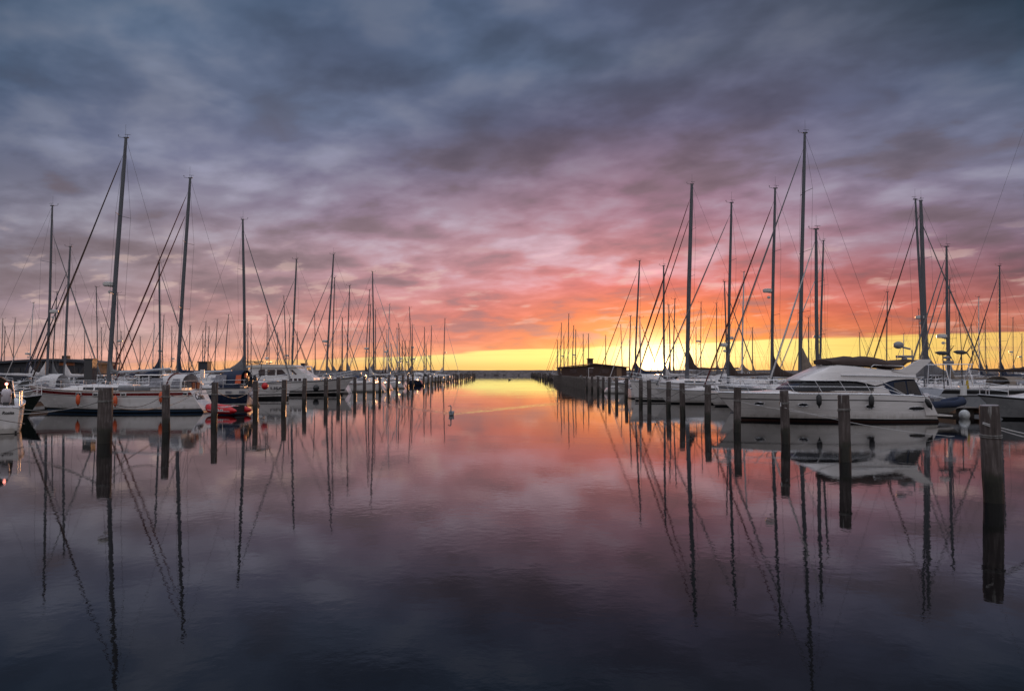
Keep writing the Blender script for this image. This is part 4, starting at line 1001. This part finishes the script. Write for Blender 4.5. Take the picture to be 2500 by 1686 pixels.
def hull_disc(px, py, w, h, mat_, name, ring=True):
    x, z = q(px, py, 36.4); t = (x+L/2)/L; s_ = z/ysh(t); y = hull_y(t, s_)
    dx = (hull_y(min(t+.03, 1), s_)-hull_y(t-.03, s_))/(.06*L); dz = (hull_y(t, s_+.1)-hull_y(t, s_-.1))/(.2*ysh(t))
    for sg in (1, -1):
        b = MB(); n = 20
        P = lambda k, off: [(x+w/2*k*math.cos(a), sg*(y+dx*w/2*k*math.cos(a)+dz*h/2*k*math.sin(a)+off), z+h/2*k*math.sin(a)) for a in [2*PI*i/n for i in range(n)]]
        b.loft([P(1.0, -.03), P(1.0, .012), P(.6, .016), P(.02, .016)], mi=0); o = b.build(name, mat_, my, 30)
        if ring:
            b = MB(); b.tube(P(1.04, .015)+[P(1.04, .015)[0]], .015, 5); b.build('portlight_rim', M['steel'], o)
hull_disc(1862, 986, .46, .15, M['glass'], 'portlight'); hull_disc(1960, 988, .46, .16, M['glass'], 'portlight'); hull_disc(2119, 992, .42, .19, M['glass'], 'portlight')
hull_disc(2235, 997, .82, .20, M['glass'], 'engine_vent')
b = MB(); b.loft([[(-L/2-.3, sgy, z) for sgy, z in ((1.6, .30), (1.6, .36), (-1.6, .36), (-1.6, .30))], [(-L/2-1.35, sgy, z) for sgy, z in ((1.45, .27), (1.45, .33), (-1.45, .33), (-1.45, .27))]]); b.build('bathing_platform', M['white'], my, 0)
b = MB(); b.prism([(-L/2-.5, .34), (-L/2-.05, 1.2), (-L/2+.25, 1.25), (-L/2+.1, .34)], 1.45, 1.68); b.prism([(-L/2-.5, .34), (-L/2-.05, 1.2), (-L/2+.25, 1.25), (-L/2+.1, .34)], -1.68, -1.45); b.build('stern_quarter', M['white'], my, 20)
for px, py, lab in ((2001, 961, 'middle black fender'), (2129, 963, 'black fender below the side buttress')):
    v = at(px, py, 35.9); fender((v.x, 35.98, v.z), lab+' hanging on the white motor yacht', M['black'], .13, .62, 'black fenders on the motor yacht')
f_ = fender((X(2256, 36.2), 36.1, Z(972, 36.2)), 'black fender slanting over the stern corner of the motor yacht', M['black'], .12, .55, 'black fenders on the motor yacht'); f_.rotation_euler = (0, -.5, 0)

# tender hanging behind the yacht, ball buoy
td = empty('tender', (X(2312, 38), 38.4, .33), PI+.1); tag(td, 'dark blue rubber tender with pale keel stowed behind the motor yacht stern', 'tender')
b = MB()
for sg in (1, -1): b.tube([(-1.0, sg*.5, .42), (.3, sg*.52, .46), (.85, sg*.35, .56), (1.05, 0, .62)] if False else [(1.05, sg*.5, .45), (-.3, sg*.52, .50), (-.8, sg*.36, .60), (-1.02, 0, .66)], [.17, .19, .2, .2], 12)
b.build('air_tube', M['c_navy'], td)
b = MB(); b.loft([[(1.0, .4, .35), (1.0, 0, .02), (1.0, -.4, .35)], [(-.3, .4, .38), (-.3, 0, .0), (-.3, -.4, .38)], [(-.8, .2, .5), (-.8, 0, .25), (-.8, -.2, .5)], [(-.98, .03, .6), (-.98, 0, .5), (-.98, -.03, .6)]], closed=False); b.build('keel', M['offwhite'], td)
b = MB(); b.box((.5, 0, .62), (.35, .5, .35)); b.build('console', M['greyp'], td, 0)
b = MB(); b.tube([(1.3, .3, 1.0), (.2, .45, .78)], .02); b.build('bow_rail', M['steel'], td)
outboard(td, (.95, 0, .62), 0, .75)
fender((X(2358, 39), 39.2, .45), 'white ball buoy floating behind the motor yacht swim platform', M['skin'], .27, ball=True, cat='ball fender')

# ------------------------------------------------------------------ right-hand sailboats next to the yacht
def put(px, Y, pyt, pxt, px_bow, bow, L, B, label, **kw):
    xm = X(px, Y); xb = X(px_bow, Y); c = xb-bow*L/2
    mf = ((xm-c)*bow)/L
    occ(c-L/2, c+L/2, Y-B/2-.15, Y+B/2+.15)
    return sailboat(label, xm, Y, Z(pyt, Y), X(pxt, Y)-xm, bow, L, B, mf=mf, **kw)
st_blue = dict(bands=[(.95, 0), (.90, 1), (.12, 0), (.08, 1), (.04, 0), (0, 1), (-.35, 1)], mats=[M['white'], M['boot_blue'], M['antifoul']])
put(1952, 47.5, 325, 1973, 1752, -1, 11.6, 3.7, 'white sailboat directly behind the yacht, tallest mast on the right, tan mainsail cover', cover='c_tan', genoa='c_grey', hood='c_grey', mr=.13, spread=3, fm=1.3, **st_blue)
put(1883, 53, 460, 1898, 1715, -1, 10.2, 3.3, 'white sailboat with mast-mounted radar, second long mast behind the yacht bow', cover='c_brown', genoa='c_red', hood='c_tan', radar=.48, mr=.115)
put(1777, 57.5, 495, 1790, 1600, -1, 10.8, 3.4, 'white sailboat with cream cockpit tent and radar dome low on its mast', cover='c_brown', genoa='c_grey', hood='c_white', radar=.22, mr=.115)
vb = put(1677, 62.8, 450, 1693, 1537, -1, 12.2, 3.9, 'white sailboat with twin furled headsails and plumb bow left of the motor yacht', cover='c_brown', genoa='c_red', hood='c_white', stays=2, mr=.18, spread=3, fm=1.45, stem=.5,
    bands=[(.95, 0), (.91, 4), (.17, 0), (.12, 1), (.07, 0), (0, 1), (-.35, 2)], mats=[M['white'], M['boot'], M['antifoul'], M['white'], M['greyp']])
put(2258, 55, 487, 2243, 2420, 1, 10.3, 3.3, 'white sailboat beyond the right pontoon, thinner of two crossing tall masts', cover='c_grey', genoa='c_grey', hood='c_red', mr=.11)
put(2263, 60, 490, 2256, 2110, -1, 11.5, 3.6, 'white sailboat beyond the right pontoon, thicker of two crossing tall masts', cover='c_grey', genoa='c_brown', hood='c_white', radar=.36, mr=.20)
gb = put(2560, 47.0, 250, 2540, 2810, 1, 14.0, 4.0, 'grey-white sailboat at right edge with stern arch, wind generators, black grill, yellow flag', hull='offwhite', cover='c_brown', genoa='c_grey', hood='c_tan', mr=.11, so=-.9, fm=1.35,
    bands=[(.96, 0), (.80, 1), (.12, 0), (0, 1), (-.35, 1)], mats=[M['grey_hull'], M['boot'], M['antifoul']])
g0 = gb[0]; gx = g0.location.x
def gq(px, py): return (X(px, 46)-gx, Z(py, 46))
for k, (px, py) in enumerate(((2305, 862), (2350, 860))):
    b = MB(); x_, z_ = gq(px, py); b.tube([(x_+.1, -.8, 1.4), (x_+.05, -.8, z_)], .035, 6); p = b.build('wind_generator_pole', M['dkgrey'], g0)
    b = MB(); b.tube([(x_-.45, -.8, z_+.06), (x_-.2, -.8, z_+.02), (x_+.2, -.8, z_), (x_+.42, -.8, z_-.02)], [.02, .12, .13, .05], 8); b.build('nacelle', M['dkgrey'], p)
    for a in (.6, 2.7, 4.8): b = MB(); b.box((0, 0, .3), (.03, .09, .55), 0, .4); R = Matrix.Translation((x_+.4, -.8, z_)) @ Matrix.Rotation(a, 4, 'X') @ Matrix.Rotation(.3, 4, 'Y'); b.v = [tuple(R @ Vector(v)) for v in b.v]; b.build('blade', M['dkgrey'], p, 0)
b = MB(); x_, z_ = gq(2330, 872); b.ball((x_, -.3, z_), (.24, .24, .1), 12, 7); b.tube([(x_, -.3, z_), (x_, -.3, z_-.5)], .02); b.build('gps_dome', M['greyp'], g0)
b = MB(); x_, z_ = gq(2330, 884); b.tube([(x_-.3, -.4, z_), (x_+.3, -.4, z_)], .11, 10); b.build('radar_dome', M['greyp'], g0)
b = MB(); x0, x1 = gq(2298, 890)[0], gq(2378, 889)[0]; z_ = gq(0, 889)[1]
b.tube([(x0, -.9, z_), (x1, -.9, z_)], .03); b.tube([(x0, .9, z_), (x1, .9, z_)], .03)
for x_ in (x0+.3, x1-.3):
    for sg in (1, -1): b.tube([(x_, sg*.9, z_), (x_+.1, sg*1.3, 1.4)], .03)
b.build('stern_arch', M['steel'], g0)
b = MB(); x_, z_ = gq(2392, 952); b.ball((x_, -1.55, z_), (.30, .24, .20), 14, 8); b.tube([(x_, -1.55, z_-.15), (x_, -1.5, 1.3)], .03); gr = b.build('grill', M['black'], g0)
b = MB(); x_, z_ = gq(2338, 952); b.tube([(x_, -1.5, z_-.32), (x_, -1.5, z_+.30)], .21, 14); b.build('liferaft_canister', M['wetpaint'], g0)
b = MB(); x_, z_ = gq(2353, 950); b.tube([(x_, -1.2, z_-.4), (x_+.1, -1.2, z_+.9)], .015, 5); fp = b.build('flag_staff', M['teak'], g0)
b = MB(); b.tube([(x_+.02, -1.25, z_-.35), (x_+.0, -1.28, z_), (x_+.08, -1.22, z_+.6)], [.05, .14, .05], 7); b.build('flag', M['yellow'], fp)
b = MB(); b.box((-5.6, -1.98, .98), (1.9, .03, .08)); b.build('rubbing_strake', M['boot'], g0, 0)
motorboat('pale grey boat hull entering from the right edge, bow toward the thick near pile', X(2392, 38.4)+5, 38.6, PI, 10.0, 3.1, 'grey_hull', 'c_grey', 'canopy', .95)
occ(X(2392, 38.4), X(2392, 38.4)+10, 37, 40.2)

# ------------------------------------------------------------------ all the other masts
# (x foot, x top, y top, bow direction, preferred mast height)
ML = [(2,4,778,1,12),(9,10,798,1,11),(31,34,777,-1,12),(71,78,739,-1,12),(115,119,500,1,14.5),(127,135,713,-1,12),(157,165,601,-1,13.5),(205,205,808,1,11),(239,231,700,1,12.5),
 (248,245,800,1,11),(284,284,715,1,12),(291,294,810,1,11),(341,341,822,1,10),(372,375,790,-1,11),(391,384,640,1,12.5),(395,398,770,-1,11),(418,418,797,1,11),(460,463,795,-1,11),
 (494,494,808,1,11),(499,501,786,-1,12),(507,509,798,-1,11),(523,529,780,-1,12),(547,556,768,-1,12.5),(604,604,790,1,11),(612,612,793,1,11),(651,651,769,1,12),(657,655,793,1,11),
 (677,677,812,1,10),(700,691,723,1,12),(705,706,780,-1,11),(712,721,632,-1,14),(725,725,811,1,10),(770,767,762,1,12),(796,812,620,-1,16),(811,815,677,-1,13.5),(834,835,775,1,11),
 (846,852,697,-1,14),(836,835,800,1,11),(891,901,707,-1,13),(900,903,745,-1,12),(913,908,663,1,15),(916,916,757,1,12),(937,937,838,1,9),(947,950,743,-1,13),(944,944,806,1,11),(955,955,840,1,10),
 (969,969,802,1,11),(976,973,790,1,12),(982,982,832,1,10),(989,989,832,-1,10),(997,999,832,-1,10),(1006,999,750,1,14),(1007,1006,794,1,11),(1035,1036,799,-1,12),(1041,1040,840,1,10),(1051,1053,796,-1,13),(1082,1086,777,-1,14)]
MR = [(1348,1350,801,-1,13),(1355,1359,794,-1,13.5),(1361,1361,830,-1,11),(1368,1371,788,-1,14),(1377,1377,820,-1,11),(1386,1389,766,-1,15),(1396,1401,795,-1,13),(1405,1406,805,-1,12),(1424,1424,816,-1,11),(1437,1437,815,-1,11),(1462,1466,808,1,11),
 (1479,1479,818,1,10),(1495,1487,718,1,12.5),(1502,1497,772,-1,11),(1504,1508,783,-1,11),(1520,1516,792,1,11),(1536,1540,771,-1,11),(1549,1563,636,-1,13.5),(1563,1563,775,1,11),(1622,1622,648,-1,13.5),(1637,1634,745,1,11),(1643,1649,730,-1,12),
 (1711,1713,738,-1,11.5),(1750,1751,740,-1,11.5),(1775,1771,687,1,12),(1811,1819,663,-1,12.5),(1700,1700,800,-1,10),(1838,1838,800,-1,10),(1975,1976,775,-1,10),(1996,1997,558,-1,13.5),(2001,2015,586,-1,13.5),(2164,2170,712,-1,12),
 (2315,2317,601,-1,13),(2318,2323,682,-1,12),(2246,2246,755,1,11),(2350,2345,766,1,12),(2374,2374,793,1,11),(2391,2393,725,-1,12.5),(2408,2408,780,-1,11),(2442,2446,648,-1,13),(2474,2476,776,-1,12),(2495,2497,815,-1,10),(2205,2208,815,-1,10),(2100,2100,812,1,10),(1890,1888,820,1,10)]
BL = [(-31.2, -15.9), (-48.0, -33.4), (-62.7, -50.0), (-79.5, -64.9)]
BR = [(10.7, 24.2), (26.4, 41.5), (42.5, 54.2), (56.4, 70.5)]
occ(-31.2, -15.9, 69.5, 76.5); occ(-31.2, -15.9, 56.5, 64.5)
def far_bands(): return [(-x1, -x0) for x0, x1 in ((81, 94.5), (96, 110), (112, 126), (128, 142), (144, 160))] + [(x0+3, x1+3) for x0, x1 in ((70, 84), (86, 100), (102, 116), (118, 132), (134, 150))]
def hit(x0, x1, y0, y1):
    if y1 > 99 and y0 < 177 and x1 > 9.5 and x0 < 24.2: return True
    if y1 > 110 and y0 < 140 and x0 < -60 and x0 > -92: return True
    if x0 < -31 and x1 > -33 and y0 < 56 and y1 > 54.3: return True
    for a, b_, c, d_ in OCC:
        if x0 < b_ and x1 > a and y0 < d_ and y1 > c: return True
    return False
HC = ['white', 'white', 'white', 'offwhite', 'offwhite', 'navy', 'grey_hull']
CC = ['c_grey', 'c_navy', 'c_white', 'c_tan', 'c_grey', 'c_brown', 'c_white']
CN = {'c_grey': 'grey', 'c_navy': 'navy', 'c_white': 'white', 'c_tan': 'tan', 'c_brown': 'brown', 'c_red': 'maroon'}
HN = {'white': 'white', 'offwhite': 'cream', 'navy': 'navy', 'grey_hull': 'grey'}
def place(masts, bands, side):
    manual = [265, 433, 598] if side == 'left' else [1952, 1883, 1777, 1677, 2258, 2263]
    allx = sorted([m[0] for m in masts]+manual)
    order = sorted(masts, key=lambda m: m[2])
    rnd = random.Random(11 if side == 'left' else 23)
    ndone = 0
    for (xf, xt, yt, bow, hp) in order:
        best = None
        for i in range(160):
            sgn = 1 if i % 2 else -1; hm = hp*(1+sgn*(i//2)*0.006)
            Y = (hm-CAMH)*F/(906-yt)
            if hm < 7.5 or hm > 19: continue
            L = max(6.5, min(12.0, hm*.70)); B = .31*L+.2; xm = X(xf, Y)
            for dd in (bow, -bow) if i > 60 else (bow,):
                c = xm-dd*L*.08; x0, x1 = c-L/2, c+L/2
                if side == 'left' and x1 > -15.7: continue
                if side == 'right' and x0 < 10.5: continue
                ok_b = any(a <= x0 and x1 <= b_ for a, b_ in bands+(far_bands()))
                if not ok_b: continue
                if hit(x0-.3, x1+.3, Y-B/2-.25, Y+B/2+.25): continue
                best = (Y, hm, L, B, xm, dd, x0, x1); break
            if best: break
        if not best: print('NO PLACE', side, xf, yt); continue
        Y, hm, L, B, xm, dd, x0, x1 = best
        occ(x0, x1, Y-B/2, Y+B/2)
        hull = rnd.choice(HC); hull = 'white' if Y < 125 and hull in ('navy', 'grey_hull') else hull; cov = rnd.choice(CC); gen = rnd.choice(CC); hood = rnd.choice(CC+[None])
        k = allx.index(xf)+1 if side == 'left' else len(allx)-allx.index(xf)
        big = 906-yt > 230
        lab = '%s sailboat with %s boom cover, %s mast counted from the %s edge' % (HN[hull], CN[cov], ordinal(k), side)
        near = Y < 92
        if near: bands_ = dict(bands=[(.96, 0), (.91, rnd.choice((1, 3))), (.14, 0), (.09, 1), (.04, 0), (0, 1), (-.35, 2)], mats=[M[hull], M['boot'], M['antifoul'], M['red']])
        else: bands_ = {}
        sailboat(lab, xm, Y, hm, X(xt, Y)-xm, dd, L, B, hull=hull, cover=cov, genoa=gen, hood=hood, mastm='mast' if rnd.random() < .8 else 'mastw', near=near, stays=2 if big and rnd.random() < .3 else 1,
                 radar=(rnd.uniform(.3, .5) if rnd.random() < .22 else False), mr=.115 if big else max(.08, .0006*Y), spread=2 if hm > 10.5 else 1, fr=rnd.choice((.95, .95, .86)), group='sailboats moored on the %s of the channel' % side, **bands_)
        ndone += 1
    print('placed', side, ndone)
place(ML, BL, 'left'); place(MR, BR, 'right')

# motorboats in the gaps between the sailboats
mb = [(300, 62, 1, 8.2, 'hardtop', 'white', 'white hardtop motorboat seen over the deck of the red-striped sailboat'),
      (150, 60, -1, 7.0, 'canopy', 'white', 'small white motorboat beyond the pontoon at far left, below the long building'),
      (60, 52, 1, 8.0, 'canopy', 'offwhite', 'cream motorboat with blue canopy at the left edge'),
      (940, 104, 1, 9.0, 'hardtop', 'white', 'white hardtop motorboat among the piles halfway down the left row'),
      (895, 99, 1, 8.5, 'canopy', 'white', 'white motorboat behind the left piles with pale canopy'),
      (1450, 92, -1, 8.0, 'canopy', 'white', 'white motorboat berthed at the near end of the quay'),
      (1580, 84, -1, 8.6, 'hardtop', 'white', 'white hardtop motorboat behind the row of right piles, near the low sun'),
      (2230, 70, 1, 8.0, 'hardtop', 'white', 'white hardtop motorboat far behind the stern of the motor yacht'),
      (2420, 66, -1, 8.0, 'canopy', 'white', 'white motorboat with maroon canopy behind the grey cruising sailboat'),
      (345, 76, -1, 8.4, 'hardtop', 'white', 'white hardtop motorboat far behind the white cockpit tent'),
      (455, 90, 1, 7.6, 'canopy', 'white', 'small white motorboat far behind the stern of the red-striped sailboat'),
      (520, 70, -1, 8.0, 'canopy', 'offwhite', 'cream motorboat glimpsed behind the navy cockpit tent'),
      (200, 72, 1, 8.0, 'canopy', 'white', 'white motorboat beyond the pontoon near the charcoal post'),
      (1640, 75, 1, 8.0, 'canopy', 'white', 'white motorboat behind the twin-headsail boat'),
      (2300, 88, -1, 8.4, 'hardtop', 'white', 'white hardtop motorboat deep between the masts at far right'),
      (2480, 80, 1, 8.0, 'canopy', 'white', 'white motorboat far back at the right edge'),
      (1340, 205, -1, 8.0, 'canopy', 'white', 'tiny white motorboat beyond the left end of the hut'),
      (1050, 180, 1, 8.0, 'canopy', 'white', 'tiny white motorboat near the far end of the left row')]
for (px, Y, dd, L, st, hull, lab) in mb:
    done = False
    bands = (BL if px < 1250 else BR)
    for i in range(120):
        Yt = Y+(i//2)*.5*(1 if i % 2 else -1); c = X(px, Yt); B = .34*L
        for sh in (0, .8, -.8, 1.6, -1.6, 2.4, -2.4, 3.2, -3.2):
            x0, x1 = c+sh-L/2, c+sh+L/2
            if Yt > 40 and any(a <= x0 and x1 <= b_ for a, b_ in bands) and not hit(x0-.3, x1+.3, Yt-B/2-.2, Yt+B/2+.2):
                motorboat(lab, c+sh, Yt, 0 if dd > 0 else PI, L, B, hull, {'blue': 'c_navy'}.get('blue' if 'blue' in lab else '', 'c_red' if 'maroon' in lab else 'c_white'), st, .95, group='small motorboats between the sailboats')
                occ(x0, x1, Yt-B/2, Yt+B/2); done = True; break
        if done: break
    if not done: print('NO PLACE motorboat', px)

# ------------------------------------------------------------------ birds on the water
sw = empty('swan', (SWAN.x, SWAN.y, 0), 0); tag(sw, 'white swan swimming in mid channel, long neck upright and head turned left', 'swan')
b = MB(); rings = []
for i, (y, w, zb, zt) in enumerate(((-.36, .05, .06, .12), (-.30, .10, -.02, .19), (-.15, .15, -.08, .24), (.05, .17, -.10, .27), (.25, .155, -.08, .26), (.42, .12, .0, .27), (.55, .04, .10, .24))):
    zc = (zb+zt)/2; rings.append([(w*math.cos(a), y, zc+(zt-zb)/2*math.sin(a)) for a in [2*PI*k/12 for k in range(12)]])
b.loft(rings)
nk = [(0, -.24, .12), (.0, -.33, .24), (-.005, -.33, .36), (.0, -.30, .48), (-.002, -.29, .57), (-.02, -.29, .635), (-.06, -.29, .66), (-.10, -.29, .65), (-.15, -.30, .63)]
b.tube(nk, [.075, .058, .042, .036, .035, .040, .044, .036, .018], 10); b.build('body', M['swan'], sw, 80)
b = MB(); b.tube([(-.135, -.296, .64), (-.175, -.30, .62), (-.205, -.302, .605)], [.022, .018, .006], 8); b.build('beak', M['beak'], sw); sw.scale = (.86, .86, .86)
for sg in (1, -1):
    b = MB(); b.tube([(sg*.10, -.20, .17), (sg*.12, .0, .20), (sg*.11, .3, .22), (sg*.03, .55, .22)], [.03, .07, .06, .01], 8); b.build('wing', M['swan'], sw)
dk = at(1244, 928, 200); du = empty('waterbird', (X(1244, 205), 205, 0), .4); tag(du, 'small dark waterbird floating far down the middle of the channel', 'waterbird')
b = MB(); b.ball((0, 0, .10), (.36, .2, .2)); b.tube([(-.26, 0, .18), (-.33, 0, .36)], .06, 7); b.ball((-.36, 0, .40), (.09, .07, .07), 8, 6); b.build('body', M['duckb'], du, 80)
b = MB(); b.tube([(-.43, 0, .40), (-.52, 0, .38)], [.03, .012], 6); b.build('beak', M['beak'], du)

# ------------------------------------------------------------------ mooring ropes
def pt(px, py, Y): return at(px, py, Y)
rope(pt(258, 975, 25.7), pt(30, 994, 29.4), .25, 'dark mooring rope from the thick left pile to the boat at the left edge')
rope(pt(258, 976, 25.9), pt(40, 1010, 29.6), .12, 'pale slack mooring rope below the other one from the thick left pile', M['ropeL'], .012)
rope(pt(-60, 1012, 27), pt(60, 1034, 29), .02, 'dark rope running across the transom of the left edge boat')
rope(pt(250, 990, 26), pt(480, 956, 44.8), .5, 'sagging rope between the thick left pile and the red-striped stern')
rope(pt(402, 961, 30.5), pt(484, 955, 44.8), .2, 'rope from the second left pile to the stern of the red-striped boat')
rope(pt(402, 961, 30.7), pt(255, 975, 26.1), .4, 'rope sagging between the first and second left piles')
rope(pt(524, 951, 35.8), pt(484, 958, 44.7), .1, 'short rope from the third left pile to the transom with the name')
rope(pt(524, 951, 35.9), pt(620, 942, 52.6), .6, 'sagging rope from the third left pile to the navy stern')
rope(pt(624, 944, 42.3), pt(612, 950, 52.8), .2, 'rope from the fourth left pile to the navy sailboat')
rope(pt(693, 941, 46.7), pt(640, 948, 65), .4, 'rope from the fifth left pile to the white bow')
rope(pt(743, 940, 53.3), pt(690, 946, 66), .3, 'rope from the sixth left pile to the white sailboat bow')
rope(pt(867, 928, 71.2), pt(838, 925, 79), .3, 'rope from the ninth left pile to the motor cruiser bow')
rope(pt(1916, 995, 25.4), pt(2500, 1070, 30), .3, 'pale long mooring rope running right from the third right pile', M['ropeL'], .010)
rope(pt(1906, 982, 25.5), pt(1906, 992, 25.35), .01, 'short rope end hooked on the third right pile', M['ropeL'], .014, 4)
rope(pt(1790, 977, 30.4), pt(2265, 1020, 36.2), .3, 'long pale rope from the fourth right pile along the yacht hull', M['ropeL'], .009)
rope(pt(1726, 965, 35.2), pt(1754, 971, 37.8), .12, 'dark rope from the fifth right pile to the yacht bow')
rope(pt(1726, 958, 35.1), pt(1560, 938, 61), .8, 'slack dark rope from the fifth right pile to the white bow behind')
rope(pt(1666, 955, 40.4), pt(1752, 968, 37.8), .35, 'looping dark rope between the sixth right pile and the yacht bow')
rope(pt(1666, 950, 40.4), pt(1552, 940, 60.8), .8, 'dark rope from the sixth right pile to the neighbouring bow')
rope(pt(1631, 947, 46.4), pt(1555, 938, 61), .6, 'dark rope from the seventh right pile to the white bow')
rope(pt(1585, 942, 52), pt(1548, 935, 61.5), .4, 'short dark rope from the eighth right pile to the white bow')
rope(pt(1631, 945, 46.4), pt(1760, 955, 46.5), .35, 'dark rope drooping right from the seventh right pile')
rope(pt(2400, 1031, 13.95), pt(2560, 1068, 15), .03, 'pale thick doubled rope from the nearest right pile, upper strand', M['ropeL'], .011)
rope(pt(2400, 1034, 13.95), pt(2560, 1078, 15), .04, 'pale thick doubled rope from the nearest right pile, lower strand', M['ropeL'], .011)

# ropes from the farther piles to whatever is berthed behind them
for side, lst in (('left', PILES[6:15]), ('right', [p for p in PILES if p[0] > 5][8:17])):
    for i, (x, y, h) in enumerate(lst):
        best = None
        for a, b_, c, d_ in OCC:
            e = b_ if side == 'left' else a; yc = (c+d_)/2
            if abs(e-x) < 4.5 and abs(yc-y) < 5 and d_-c < 5 and (best is None or abs(yc-y) < abs(best[1]-y)): best = (e, yc)
        if not best: continue
        sg = -1 if side == 'left' else 1
        rope((x, y, h-.45), (best[0]+sg*.6, best[1]+(.6 if y > best[1] else -.6), 1.15), random.uniform(.12, .4), 'dark rope from the %s pile of the %s row to the boat behind it' % (ordinal(i+(7 if side == 'left' else 9)), side), None, .018)
